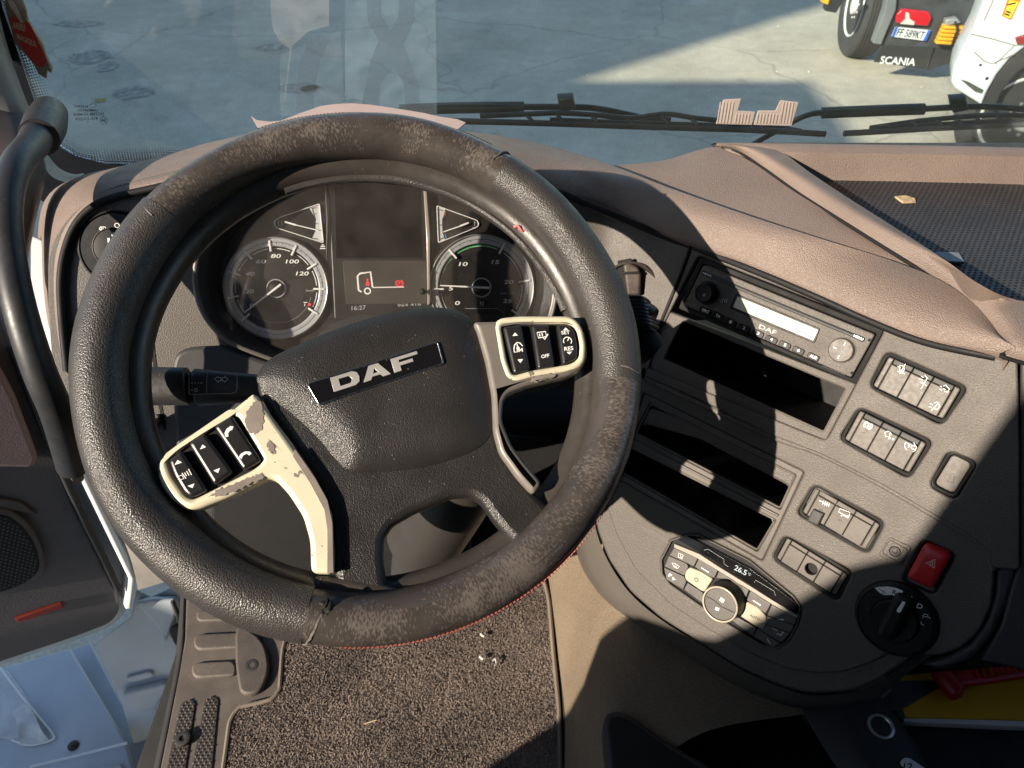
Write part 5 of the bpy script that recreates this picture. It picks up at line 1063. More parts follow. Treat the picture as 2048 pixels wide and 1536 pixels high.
# ------------------------------------------------------------------ steering wheel
sw = thing('steering_wheel', 'large four spoke steering wheel in a worn black leather cover', 'steering wheel', WC)
def wa(x, y, off=0):
    a, b_ = WH.at(x, y, off); return math.atan2(b_, a)
leathw = M_('worn_smooth_leather', (.038, .033, .030), .34, var=.25, vs=30, wear=.56, ws=900, wl=26, polar=7, col2=(.095, .082, .075))
leaths = M_('scuffed_smooth_leather', (.042, .036, .032), .34, var=.25, vs=40, wear=.60, ws=950, wl=30, polar=7, col2=(.11, .095, .085))
core = M_('rim_core_leather', (.036, .031, .027), .34, bump='noise', bs=900, bd=.3, var=.2, vs=18, dirt=260)
RC, RT_ = .2118, .0205
def torus_arc(name, a0, a1, R_, r_, z, mat, parent, nseg=None, seg=28, wob=.0006, ph=0, sq=1.0, caps=True):
    nseg = nseg or max(8, int(abs(a1 - a0) / (2 * math.pi) * 150)); V = []; Fc = []
    for i in range(nseg + 1):
        a = a0 + (a1 - a0) * i / nseg
        for k in range(seg):
            b_ = 2 * math.pi * k / seg; rr = r_ + wob * (math.sin(5 * a + ph + 2 * b_) + .6 * math.sin(11 * a + b_ + ph))
            V.append(((R_ + rr * math.cos(b_)) * math.cos(a), (R_ + rr * math.cos(b_)) * math.sin(a), z + rr * sq * math.sin(b_)))
    for i in range(nseg):
        for k in range(seg):
            q = (k + 1) % seg; Fc.append((i * seg + k, (i + 1) * seg + k, (i + 1) * seg + q, i * seg + q))
    if abs(abs(a1 - a0) - 2 * math.pi) > .01 and caps: Fc += [tuple(range(seg)), tuple(range((nseg + 1) * seg - 1, nseg * seg - 1, -1))]
    return mesh(name, V, Fc, mat, parent, WH.M)
aL = wa(325, 430); aR = wa(1015, 335); aE = wa(1245, 770); aB = wa(610, 1262)
if aL < aR: aL += 2 * math.pi
aB2 = aB % (2 * math.pi)
s1_ = torus_arc('cover_section', aR, aL, RC, RT_, 0, leaths, sw, ph=.3)
s2_ = torus_arc('cover_section', aE, aR, RC, RT_ + .0006, 0, leath, sw, ph=1.1)
s3_ = torus_arc('cover_section', aB2 - 2 * math.pi, aE, RC, RT_ , 0, leathw, sw, ph=2.1)
s4_ = torus_arc('cover_section', aL, aB2 if aB2 > aL else aB2 + 2 * math.pi, RC, RT_ + .0007, 0, leath, sw, ph=.7)
seamm = M_('seam_fray', (.10, .085, .075), .7, bump='noise', bs=900, bd=.8, var=.5, vs=300)
for a in (aL, aR, aE, aB2):
    skew = .10; pts = []
    for k in range(25):
        b_ = -2.2 + 3.9 * k / 24; rr = RT_ + .0003; aa = a + skew * (k / 24 - .5) + .004 * random.random()
        pts.append(WH.P((RC + rr * math.cos(b_)) * math.cos(aa), (RC + rr * math.cos(b_)) * math.sin(aa), rr * math.sin(b_)))
    tube('cross_seam', pts, .0010, seamm, sw, seg=6, sub=2)
thr = M_('red_thread', (.34, .09, .07), .7); dthr = M_('dark_thread', (.03, .025, .025), .7)
# twin stitch line along the lower right outside and the top outside
def stitches(a0, a1, b0, mat, name, dz=0):
    n = int(abs(a1 - a0) * RC / .0030); V = []; Fc = []
    for i in range(n):
        for s_ in (0, 1):
            a = a0 + (a1 - a0) * i / n; aa = a + .0095 * (1 if s_ else .2); bA = b0 + s_ * .16; bB = bA + .05; rr = RT_ + .0010
            pA = Vector(((RC + rr * math.cos(bA)) * math.cos(a), (RC + rr * math.cos(bA)) * math.sin(a), rr * math.sin(bA)))
            pB = Vector(((RC + rr * math.cos(bB)) * math.cos(aa), (RC + rr * math.cos(bB)) * math.sin(aa), rr * math.sin(bB)))
            d = (pB - pA).normalized(); u = d.cross(pA.normalized()).normalized() * .00045; w2 = d.cross(u).normalized() * .00045; b0_ = len(V)
            V += [pA + u, pA - u, pA + w2 * 1.3, pB + u, pB - u, pB + w2 * 1.3]
            Fc += [(b0_, b0_ + 1, b0_ + 4, b0_ + 3), (b0_ + 1, b0_ + 2, b0_ + 5, b0_ + 4), (b0_ + 2, b0_, b0_ + 3, b0_ + 5)]
    return tag(mesh(name, V, Fc, mat, sw, WH.M, smooth=False), kind='stuff')
stitches(aB2 - 2 * math.pi + .12, aE - .12, .14, thr, 'stitching'); stitches(aR + .1, aL - .5, .14, thr, 'stitching')
torus_arc('seam_welt', aB2 - 2 * math.pi + .1, aE - .1, RC, RT_ * .97, 0, dthr, sw, seg=20, wob=0, caps=False)
# tear in the cover at the bottom
tv = []
for k in range(9):
    a = wa(650 + random.uniform(-14, 12), 1218 + (k - 4) * 9); rr = RT_ + .0006
    b_ = 1.9 - .25 * k + random.uniform(-.1, .1); ax = random.uniform(.006, .012)
    p = WH.P((RC + rr * math.cos(b_)) * math.cos(a), (RC + rr * math.cos(b_)) * math.sin(a), rr * math.sin(b_))
for (x, y), (x2, y2) in [((655, 1196), (646, 1216)), ((646, 1216), (640, 1238)), ((661, 1200), (655, 1222)), ((655, 1222), (647, 1236)), ((640, 1206), (650, 1212)), ((660, 1214), (652, 1228))]:
    tube('cover_tear', [WH.wp(x, y, .0185), WH.wp((x + x2) / 2 + 2, (y + y2) / 2, .0205), WH.wp(x2, y2, .0195)], .0013, blackm, sw, seg=6, sub=2)
# original rim under the cover and thin braided edging
torus_arc('rim_core', 0, 2 * math.pi, .1955, .0160, -.022, core, sw, wob=.0003, ph=2)
torus_arc('rim_edging', wa(560, 352), wa(1160, 600), .1800, .0038, -.018, leath, sw, wob=.0003, seg=10)
tube('thread_knot', [WH.wp(1028, 455, -.010), WH.wp(1036, 452, -.008), WH.wp(1044, 462, -.009), (WH.wp(1050, 458, -.010))], .0012, M_('pink_thread', (.6, .12, .12), .6), sw, seg=6)

Zs = .001
# spoke bodies
dark_sp = M_('spoke_black', (.020, .018, .017), .38, bump='grain', bs=560, bd=.5, var=.15)
body_px = [(512, 745), (540, 715), (600, 690), (700, 655), (800, 640), (900, 640), (960, 665), (985, 740), (992, 840), (1004, 900), (1034, 948), (1112, 1022), (1078, 1066), (1034, 1092), (990, 1044), (965, 1006), (942, 993), (905, 994), (832, 1024), (786, 1050), (768, 1078), (767, 1120), (780, 1212), (668, 1200), (668, 1100), (664, 1030), (650, 990), (620, 938), (580, 880), (540, 828), (514, 780)]
ppx('lower_spokes', body_px, WH, Zs - .022, Zs - .002, .007, padm, sw, r=.004)
ppx('spoke_foot', [(622, 1150), (700, 1152), (775, 1168), (800, 1178), (810, 1200), (700, 1210), (640, 1200)], WH, Zs - .016, Zs - .001, .006, core, sw, r=.006)
larm = [(313, 945), (316, 922), (345, 894), (400, 858), (460, 822), (506, 785), (516, 792), (545, 834), (590, 898), (630, 955), (655, 1000), (665, 1045), (667, 1148), (622, 1146), (620, 1082), (606, 1032), (576, 986), (550, 958), (535, 956), (520, 962), (460, 993), (400, 1016), (375, 1020), (345, 1002), (322, 972)]
rarm = [(946, 642), (1020, 640), (1120, 636), (1150, 642), (1172, 665), (1177, 710), (1166, 736), (1140, 750), (1060, 768), (1020, 784), (1008, 800), (1005, 840), (1025, 890), (1052, 926), (1086, 966), (1068, 990), (1036, 955), (1000, 905), (988, 860), (985, 790), (972, 720), (955, 660)]
lk = [(334, 918), (362, 897), (465, 826), (478, 838), (526, 922), (506, 938), (386, 998), (372, 990), (345, 950)]
rk = [(1003, 650), (1040, 646), (1140, 646), (1152, 660), (1158, 690), (1156, 718), (1140, 727), (1062, 740), (1026, 750), (1015, 720)]
lko = rnd(WH.L(lk, Zs + .006), .004); rko = rnd(WH.L(rk, Zs + .006), .004)
la = plate('spoke_trim', rnd(WH.L(larm, Zs + .006), .005), WH, Zs - .012, Zs + .006, .004, cream, sw, holes=[lko]); tag(la, 'left arm in worn cream lacquer')
ra_ = plate('spoke_trim', rnd(WH.L(rarm, Zs + .006), .005), WH, Zs - .012, Zs + .006, .004, silv, sw, holes=[rko]); tag(ra_, 'right arm in grey lacquer with cream patches')
# cream rim round the right keys
plate('cream_border', inset(rko, -.0068), WH, Zs, Zs + .0068, .003, cream, ra_, holes=[inset(rko, -.0002)])
plate('grey_wear_strip', WH.L([(590, 898), (630, 955), (655, 1000), (665, 1045), (667, 1146), (654, 1146), (654, 1060), (648, 1020), (620, 968), (585, 912)], Zs + .0064), WH, Zs + .004, Zs + .0064, .0003, M_('bare_grey_lacquer', (.19, .165, .145), .4, var=.15, vs=60), la)
def jag(px, n=7, amp=5, seed=1):
    r_ = random.Random(seed); o = []
    for i in range(len(px)):
        a, b_ = px[i], px[(i + 1) % len(px)]
        for k in range(n): t = k / n; o.append((a[0] + (b_[0] - a[0]) * t + r_.uniform(-amp, amp) * .7, a[1] + (b_[1] - a[1]) * t + r_.uniform(-amp, amp) * .7))
    return o
wgm = bpy.data.materials['bare_grey_lacquer']
for i_, q in enumerate(([(503, 806), (520, 800), (528, 832), (524, 858), (510, 868), (494, 862), (488, 842), (492, 822)], [(418, 992), (440, 977), (470, 968), (500, 955), (524, 944), (528, 956), (500, 968), (470, 982), (440, 992)], [(536, 878), (548, 890), (552, 906), (540, 905), (532, 892)])):
    plate('worn_patch', WH.L(jag(q, 6, 4, i_), Zs + .0064), WH, Zs + .005, Zs + .0064, .0002, wgm, la)
plate('worn_patch', WH.L(jag([(1064, 755), (1088, 750), (1108, 746), (1112, 752), (1090, 760), (1066, 764)], 5, 3, 9), Zs + .0072), WH, Zs + .005, Zs + .0072, .0002, wgm, ra_)
for nm, o in (('key_tray', lko), ('key_tray', rko)): plate(nm, inset(o, -.001), WH, Zs - .008, Zs + .002, .001, blackm, sw)
def wkey(px, r=.003, nm='wheel_key'):
    return plate(nm, rnd(WH.L(px, Zs + .0085), r), WH, Zs, Zs + .0085, .0028, keym, sw)
k1 = wkey([(336, 920), (362, 899), (415, 980), (381, 996), (368, 985), (347, 950)]); k2 = wkey([(376, 886), (409, 865), (466, 943), (428, 970)]); k3 = wkey([(427, 853), (463, 829), (523, 920), (487, 941)])
k4 = wkey([(1006, 652), (1044, 649), (1062, 738), (1028, 747)]); k5 = wkey([(1063, 650), (1098, 648), (1111, 730), (1076, 738)]); k6 = wkey([(1114, 648), (1138, 649), (1150, 662), (1156, 690), (1155, 716), (1126, 729)])
zi = Zs + .0088
def wi(par, lines=(), w_=.0009, dots=(), fills=()): return strokes('key_symbol', list(lines), w_, WH, zi, white, par, dots=dots, fills=list(fills))
wi(k1, fills=[[(349, 930), (364, 925), (355, 920)], [(375, 972), (389, 967), (385, 976)]], lines=[[(356, 953), (364, 950), (368, 957), (360, 960), (356, 953)], [(364, 946), (372, 957)], [(369, 945), (373, 952)], [(373, 942), (378, 951)], [(377, 938), (383, 950)]], w_=.0006)
wi(k2, fills=[[(400, 899), (412, 894), (405, 889)], [(427, 941), (440, 936), (436, 946)]])
wi(k3, fills=[[(451, 874), (449, 866), (453, 858), (461, 852), (467, 853), (464, 860), (460, 861), (456, 867), (457, 873)], [(478, 914), (483, 918), (486, 911), (494, 907), (498, 911), (503, 907), (499, 903), (490, 903), (481, 908)]])
wi(k4, fills=[[(1025, 672), (1036, 671), (1030, 665)], [(1035, 719), (1046, 718), (1041, 726)]], lines=[[(1028, 698), (1029, 690), (1034, 685), (1040, 686), (1045, 692)], [(1036, 697), (1034, 688)]], dots=[(1036, 696, .0014)])
text('key_print', 'LIM', (1028, 705), (1046, 703), (1027, 698), WH, zi, white, k4)
wi(k5, lines=[[(1074, 665), (1091, 663), (1093, 673), (1077, 676), (1074, 665)], [(1079, 667), (1080, 673)], [(1084, 666), (1085, 672)], [(1086, 675), (1089, 679), (1096, 668)]])
text('key_print', 'OFF', (1083, 717), (1099, 714), (1082, 710), WH, zi, white, k5)
text('key_print', 'SET', (1123, 669), (1140, 668), (1122, 662), WH, zi, white, k6); text('key_print', 'RES', (1129, 702), (1147, 700), (1128, 694), WH, zi, white, k6)
wi(k6, fills=[[(1126, 661), (1137, 660), (1131, 655)], [(1133, 704), (1144, 703), (1139, 709)]]); q = WH.at(1135, 682, zi); strokes('key_symbol', [arc(*q, .0036, -50, 200, 16), [(q[0], q[1]), (q[0] + .002, q[1] + .0025)]], .0008, WH, zi, white, k6, loc=True)

# airbag pad
pad_px = [(513, 762), (516, 742), (540, 714), (600, 684), (700, 645), (800, 618), (872, 611), (920, 620), (950, 644), (966, 690), (984, 775), (988, 840), (975, 880), (930, 908), (850, 932), (760, 942), (700, 940), (668, 915), (640, 880), (590, 832), (535, 790)]
ZP = .011
pad = dome('airbag_pad', scat(WH.L(pad_px, ZP - .008), 5), WH, Zs - .006, ZP - .012, .012, padm, sw, rings=22, pw=5)
pc = WH.L(pad_px, ZP)
EM = ZP + .0005
em = plate('badge', rnd(WH.L([(613, 768), (876, 683), (888, 728), (638, 811)], EM), .003), WH, EM - .006, EM, .0012, gloss, sw)
plate('badge_frame', rnd(WH.L([(613, 768), (876, 683), (888, 728), (638, 811)], EM), .003), WH, EM - .006, EM + .0006, .0004, chrome, em, holes=[inset(rnd(WH.L([(613, 768), (876, 683), (888, 728), (638, 811)], EM), .003), .0011)])
# brand letters, drawn as polygons in a slanted unit box
def letters(name, polys, BL, BR, TL, z, mat, parent):
    a, b_, c = [Vector(WH.at(x, y, z)) for x, y in (BL, BR, TL)]
    for o, hs in polys:
        f_ = lambda P: [tuple(a + (b_ - a) * u + (c - a) * v_) for u, v_ in P]
        plate(name, f_(o), WH, z - .0004, z + .0004, .0002, mat, parent, holes=[f_(h_) for h_ in hs])
D_ = ([(0, 0), (.24, 0), (.295, .10), (.31, .30), (.31, .70), (.295, .90), (.24, 1), (0, 1), (0, .78), (.03, .78), (.03, .22), (0, .22)], [])
D_ = ([(0, 0), (.245, 0), (.295, .16), (.31, .5), (.295, .84), (.245, 1), (0, 1)], [[(.085, .25), (.20, .25), (.225, .5), (.20, .75), (.085, .75)]])
A_l = ([(.335, 0), (.42, 0), (.445, .20), (.535, .20), (.56, 0), (.65, 0), (.545, 1), (.435, 1)], [[(.463, .40), (.517, .40), (.49, .74)]])
F_ = ([(.69, 0), (.775, 0), (.775, .36), (.93, .36), (.93, .60), (.775, .60), (.775, .77), (1, .77), (1, 1), (.69, 1)], [])
letters('letter', [D_, A_l, F_], (668, 784), (842, 729), (660, 756), EM + .0004, silver, em)

# steering column and shroud below the hub
sc_t = thing('steering_column', 'dark steering column shroud seen below the wheel hub', 'column', WH.wp(850, 900, -.10))
axis = -WN
p_h = WH.P(-.005, -.005, -.05)
tube('column_upper', [p_h, p_h + axis * .08, p_h + axis * .17], [.062, .060, .052], darkp, sc_t, seg=28, sub=3)
beig3 = M_('column_beige_shaded', (.036, .033, .030), .4, var=.1)  # base colour darkened to stand for the shade under the hub
P1 = W(905, 985, .78); P2 = W(850, 1075, .86); P3 = W(830, 1150, .95); P4 = W(826, 1170, 1.15)
tube('column_gaiter', [W(930, 930, .74), P1, P2], [.030, .042, .044], beig3, sc_t, seg=28, sub=5)
tube('column_shaft', [P2, P3, P4], [.034, .030, .026], darkp, sc_t, seg=24, sub=3)
lathe('column_bolt', [(.008, 0), (.008, .003), (.004, .004)], Frame(W(830, 1030, .80), CLU.h, CLU.v), (0, 0), silver, sc_t, 16)
# ------------------------------------------------------------------ floor, carpet, tunnel
flo_m = M_('dusty_rubber_floor', (.085, .072, .062), .6, bump='noise', bs=500, bd=.4, var=.35, vs=14, dirt=160)
fm = thing('rubber_floor_mat', 'dusty dark rubber floor covering with raised ribs beside the carpet', 'floor mat', FLO.wp(450, 1350))
def fl(px, off=0): return FLO.L(px, off)
plate('mat_sheet', fl([(372, 1160), (368, 1280), (345, 1400), (318, 1536), (290, 1700), (1160, 1700), (1130, 1400), (1100, 1100), (1080, 950), (372, 950)], .012), FLO, .0, .012, .004, flo_m, fm)
for q in ([(392, 1220), (520, 1215), (524, 1238), (392, 1242)], [(386, 1268), (520, 1262), (522, 1292), (388, 1300)], [(382, 1325), (470, 1320), (474, 1350), (384, 1356)]):
    ppx('raised_rib', q, FLO, .010, .018, .003, flo_m, fm, r=.03)
ppx('heel_plate', [(470, 1240), (530, 1280), (540, 1340), (520, 1385), (480, 1390), (470, 1330)], FLO, .010, .022, .004, flo_m, fm, r=.03)
for px in ((503, 1330), (364, 1476)):
    c = fl([px], .023)[0]; lathe('stud', [(.011, 0), (.011, .004), (.008, .005), (.0045, .0045), (.004, .002), (.001, .002)], FLO, c, rubber, fm, 24, .018)
tread = M_('tread_rubber', (.10, .085, .07), .55, var=.3, vs=30)
for q in ([(362, 1402), (392, 1398), (368, 1560), (328, 1560)], [(410, 1395), (438, 1392), (422, 1560), (378, 1560)]):
    o = rnd(fl(q, .014), .012); plate('tread_strip', o, FLO, .010, .014, .001, M_('tread_recess', (.03, .026, .024), .6) if 'tread_recess' not in bpy.data.materials else bpy.data.materials['tread_recess'], fm)
    x0, y0, x1, y1 = bb(o); V = []; Fc = []; y = y0; j = 0
    while y < y1:
        x = x0 + (j % 2) * .004
        while x < x1:
            if inside((x, y), o) and inside((x + .002, y), o) and inside((x - .002, y), o):
                b0 = len(V); r_ = .0026
                V += [(x - r_, y, .0135), (x, y - r_, .0135), (x + r_, y, .0135), (x, y + r_, .0135), (x, y, .0165)]
                Fc += [(b0, b0 + 1, b0 + 4), (b0 + 1, b0 + 2, b0 + 4), (b0 + 2, b0 + 3, b0 + 4), (b0 + 3, b0, b0 + 4)]
            x += .008
        y += .0046; j += 1
    tag(mesh('tread_studs', V, Fc, tread, fm, FLO.M, smooth=False), kind='stuff')
cpx = [(545, 1400), (560, 1380), (565, 1300), (600, 1180), (1085, 1150), (1098, 1200), (1106, 1300), (1118, 1420), (1122, 1600), (438, 1600), (452, 1500), (460, 1440), (478, 1415)]
co_ = rnd(fl(cpx, .018), .02)
cm = thing('carpet_mat', 'worn brown carpet mat on the driver floor', 'carpet', FLO.wp(800, 1420))
cpt = M_('carpet_base', (.12, .096, .082), .95, bump='noise', bs=300, bd=.5, var=.2)
plate('backing', co_, FLO, .012, .018, .002, cpt, cm)
tube('bound_edge', [FLO.P(p[0], p[1], .019) for p in co_][::2], .0035, M_('carpet_binding', (.16, .13, .10), .8, var=.2), cm, closed=True, sub=2, seg=8)
pile = M_('carpet_pile', (.150, .119, .101), .95, var=.32, vs=10, ss=260)
t_ = pile.node_tree; b_ = t_.nodes['Principled BSDF']; b_.inputs['Sheen Weight'].default_value = .15
x0, y0, x1, y1 = bb(co_); V = []; Fc = []; rr = random.Random(3)
for _ in range(130000):
    x = rr.uniform(x0, x1); y = rr.uniform(y0, y1)
    if not inside((x, y), co_): continue
    a = rr.uniform(0, 6.283); L = rr.uniform(.001, .0032); lean = rr.uniform(.001, .006); w2 = .0011; dx, dy = math.cos(a) * w2, math.sin(a) * w2; b0 = len(V)
    la_ = rr.uniform(0, 6.283); tx, ty = x + lean * math.cos(la_), y + lean * math.sin(la_)
    V += [(x - dx, y - dy, .0175), (x + dx, y + dy, .0175), (tx + dx * .6, ty + dy * .6, .0175 + L), (tx - dx * .6, ty - dy * .6, .0175 + L)]; Fc.append((b0, b0 + 1, b0 + 2, b0 + 3))
po = tag(mesh('pile', V, Fc, pile, cm, FLO.M, ang=0), kind='stuff')
for (x, y, lb) in [(960, 1313, 'white crumb on the carpet left of the small metal scrap'), (962, 1268, 'tiny tan crumb near the top of the carpet')]:
    c = FLO.wp(x, y, .027); tag(tube('crumb', [c, c + Vector((.002, -.003, .001)), c + Vector((.005, -.004, .0))], .0020, peb, None, seg=8), lb, 'crumb')
c = FLO.wp(985, 1322, .027); tag(tube('metal_scrap', [c, c + Vector((.004, .003, .001)), c + Vector((.006, -.004, .0)), c + Vector((.003, -.008, 0))], .0015, silver, None, seg=8), 'small bent metal scrap lying on the carpet', 'scrap')
c = FLO.wp(728, 1448, .027); tag(tube('straw', [c, FLO.wp(753, 1440, .028)], .0009, M_('straw_tan', (.5, .38, .22), .7), None, seg=6, sub=1), 'thin tan straw lying on the carpet', 'straw')

# beige tunnel cover rising to the right of the floor
tu = thing('engine_tunnel_cover', 'beige moulded tunnel cover between the carpet and the console', 'panel', FLO.wp(1200, 1300), kind=None)
Fz = lambda x, y, z: HZ(x, y, z)
r_a = [Fz(1072, 1000, -1.14), Fz(1086, 1100, -1.14), Fz(1098, 1180, -1.14), Fz(1112, 1300, -1.14), Fz(1122, 1420, -1.14), Fz(1124, 1560, -1.14), Fz(1124, 1700, -1.14)]
r_b = [Fz(1088, 1000, -1.10), Fz(1102, 1100, -1.10), Fz(1114, 1180, -1.10), Fz(1130, 1300, -1.10), Fz(1142, 1420, -1.10), Fz(1142, 1560, -1.10), Fz(1142, 1700, -1.10)]
r_c = [Fz(1130, 960, -1.03), Fz(1150, 1060, -1.03), Fz(1165, 1150, -1.03), Fz(1176, 1290, -1.02), Fz(1170, 1420, -1.02), Fz(1168, 1560, -1.02), Fz(1165, 1700, -1.02)]
r_d = [Fz(1200, 960, -.97), Fz(1230, 1060, -.96), Fz(1240, 1150, -.955), Fz(1245, 1290, -.955), Fz(1218, 1400, -.96), Fz(1208, 1560, -.96), Fz(1205, 1700, -.96)]
r_e = [Fz(1330, 960, -.95), Fz(1370, 1100, -.94), Fz(1400, 1200, -.935), Fz(1400, 1330, -.935), Fz(1290, 1405, -.95), Fz(1235, 1560, -.95), Fz(1225, 1700, -.95)]
r_f = [Fz(1600, 960, -.95), Fz(1700, 1150, -.94), Fz(1760, 1300, -.93), Fz(1760, 1400, -.93), Fz(1420, 1460, -.94), Fz(1300, 1560, -.95), Fz(1245, 1700, -.95)]
loft('tunnel_skin', [r_a, r_b, r_c, r_d, r_e, r_f], beige2, tu, nu=60, nv=6)
loft('tunnel_edge_trim', [[p + Vector((0, 0, .004)) for p in r_a], [p + Vector((.006, 0, .016)) for p in r_a], [p + Vector((.010, 0, .004)) for p in r_b]], rubber, tu, nu=60, nv=4)
# dark open pocket in the tunnel
pk_ = Frame(Fz(1290, 1480, -.945), (1, 0, 0), (0, 1, .0))
ppx('pocket_rim', [(1206, 1448), (1212, 1425), (1232, 1418), (1262, 1428), (1330, 1478), (1420, 1530), (1520, 1600), (1236, 1640), (1215, 1540)], pk_, -.02, .012, .006, darkp, tu, r=.006)
ppx('pocket_mouth', [(1218, 1452), (1224, 1434), (1240, 1432), (1262, 1442), (1330, 1492), (1400, 1536), (1480, 1600), (1246, 1640), (1228, 1540)], pk_, .0, .0135, .001, void, tu, r=.004)
ppx('recess_shade_plate', [(1560, 1400), (1640, 1420), (1700, 1600), (1440, 1620), (1500, 1500)], pk_, -.10, -.05, .001, blackm, tu)  # black plate standing in for the shade left of the bowed trim

# tray between the seats with bowed trim, socket, booklet and red scraper
tr_ = thing('centre_tray', 'dark tray with bowed grey trim, metal socket and number label at the lower right', 'tray', TRY.wp(1850, 1450))
plate('tray_floor', TRY.L([(1720, 1340), (2500, 1200), (2500, 1900), (1960, 1900), (1740, 1450)], -.03), TRY, -.05, -.03, .002, M_('tray_fleck_black', (.007, .007, .008), .8, bump='noise', bs=500, bd=.6, dirt=260), tr_)
loft('bowed_trim', [[TRY.wp(x, y, .0) for x, y in [(1590, 1380), (1610, 1430), (1650, 1500), (1700, 1570), (1760, 1640)]], [TRY.wp(x, y, .016) for x, y in [(1660, 1380), (1680, 1430), (1718, 1500), (1770, 1570), (1840, 1640)]], [TRY.wp(x, y, .016) for x, y in [(1690, 1380), (1712, 1430), (1752, 1500), (1806, 1570), (1880, 1640)]],
     [TRY.wp(x, y, .012) for x, y in [(1745, 1380), (1790, 1440), (1830, 1500), (1870, 1570), (1930, 1640)]], [TRY.wp(x, y, -.03) for x, y in [(1750, 1375), (1800, 1445), (1838, 1500), (1876, 1570), (1936, 1640)]]], darkp, tr_, nu=40, nv=6)
ppx('trim_back', [(1560, 1360), (1900, 1360), (1800, 1420), (1620, 1440)], TRY, -.02, -.005, .002, darkp, tr_)
c = TRY.at(1763, 1451, .018)
ps = rpx(TRY, (1763, 1451), 27.5, .018) / .0175
so_ = lathe('power_socket', [(.0175 * ps, -.003), (.0175 * ps, .0015), (.0145 * ps, .0022), (.0128 * ps, .001), (.0125 * ps, -.03), (.001, -.03)], TRY, c, silver, tr_, 40, .015)
plate('socket_seal', circ(*c, .0192 * ps, 40), TRY, .010, .0165, .001, M_('socket_red_ring', (.16, .02, .02), .5), tr_, holes=[circ(*c, .0172 * ps, 40)])
lb_ = ppx('number_label', [(1800, 1526), (1806, 1516), (1818, 1515), (1850, 1536), (1900, 1570), (1860, 1580)], TRY, .0145, .0185, .0004, white, tr_, r=.006)
text('label_digits', '12', (1806, 1540), (1824, 1540), (1808, 1526), TRY, .0188, blackm, lb_)
bk = thing('yellow_booklet', 'thick yellow booklet with white page edges lying in the lower right tray', 'booklet', TRY.wp(1950, 1390))
BK = Frame(TRY.wp(1950, 1400, -.012), (1, 0.02, 0), (0, 1, -.04))
ppx('cover', [(1788, 1370), (1800, 1335), (1840, 1300), (2400, 1290), (2400, 1452), (2048, 1440), (1806, 1434)], BK, .000, .003, .0008, M_('yellow_cover', (.55, .30, .015), .6, spec=.2, var=.05), bk)
ppx('pages', [(1790, 1380), (1800, 1330), (2400, 1300), (2400, 1462), (2048, 1453), (1808, 1443)], BK, -.012, -.0005, .001, M_('page_edges', (.6, .6, .6), .7), bk)
ppx('green_spine', [(1770, 1385), (1786, 1350), (1800, 1340), (1800, 1400), (1812, 1434), (1800, 1436)], BK, -.004, .0035, .001, M_('dark_green_spine', (.02, .07, .02), .4), bk)
scp = thing('red_scraper', 'red plastic comb scraper with thick round handle on the yellow booklet', 'tool', BK.wp(1950, 1350, .02))
tube('handle', [BK.wp(1868, 1326, .022), BK.wp(1888, 1355, .020), BK.wp(1914, 1386, .018)], [.0105, .0125, .0125], redd, scp, seg=20)
lathe('handle_end', [(.0125, 0), (.011, .004), (.006, .007), (.001, .008)], Frame(BK.wp(1914, 1386, .018), (.7, .5, .5), (0, 0, 1)), (0, 0), redd, scp, 20, -.002)
tube('frame_rail', [BK.wp(1915, 1368, .018), BK.wp(1980, 1360, .018), BK.wp(2120, 1338, .018)], .0045, redd, scp, sub=1)
tube('frame_rail', [BK.wp(1900, 1338, .018), BK.wp(1975, 1328, .02), BK.wp(2120, 1318, .02)], .0045, redd, scp, sub=1)
for k in range(14):
    x = 1945 + k * 12; tube('comb_tooth', [BK.wp(x, 1328 - k * .6, .019), BK.wp(x + 14, 1358 - k * 1.6, .018)], .0026, redd, scp, sub=1, seg=8)
tube('rail_pin', [BK.wp(1985, 1330, .022), BK.wp(1990, 1336, .030)], .005, redd, scp, sub=1)
ppx('web', [(1905, 1345), (1960, 1335), (1965, 1352), (1915, 1362)], BK, .012, .017, .001, redd, scp)

# ------------------------------------------------------------------ under-dash, pedals
tag(box('under_dash_cover', (-.42, .70, -.92), (.12, 1.0, -.70), blackm, None, Matrix.Translation(CAM), bev=.02), 'black lower dash cover behind the pedals', 'panel')
KP = Frame(W(760, 1080, .98), CLU.h, CLU.v)
o = ppx('knee_panel', [(380, 900), (420, 990), (430, 1130), (620, 1190), (1090, 1110), (1170, 1000), (1180, 880), (800, 860)], KP, -.01, 0, .003, blackm); tag(o, 'black knee panel seen dimly through the lower wheel openings', 'panel')
pd = thing('pedal', 'dim black accelerator pedal behind the lower right wheel opening', 'pedal', KP.wp(920, 1090, .02))
ppx('pedal_pad', [(870, 1060), (942, 1055), (944, 1118), (874, 1120)], KP, .01, .02, .004, M_('pedal_rubber', (.03, .03, .03), .5), pd, r=.008)
for k in range(5): strokes('pedal_rib', [[(880, 1070 + k * 10), (936, 1066 + k * 10)]], .0025, KP, .0204, darkp, pd)
ll = Frame(W(420, 1080, 1.05), CLU.h, CLU.v)
o = ppx('kick_panel', [(330, 860), (420, 930), (500, 960), (500, 1160), (400, 1140), (340, 1000)], ll, -.01, .0, .003, darkp); tag(o, 'smooth grey kick panel seen through the lower left wheel opening', 'panel')

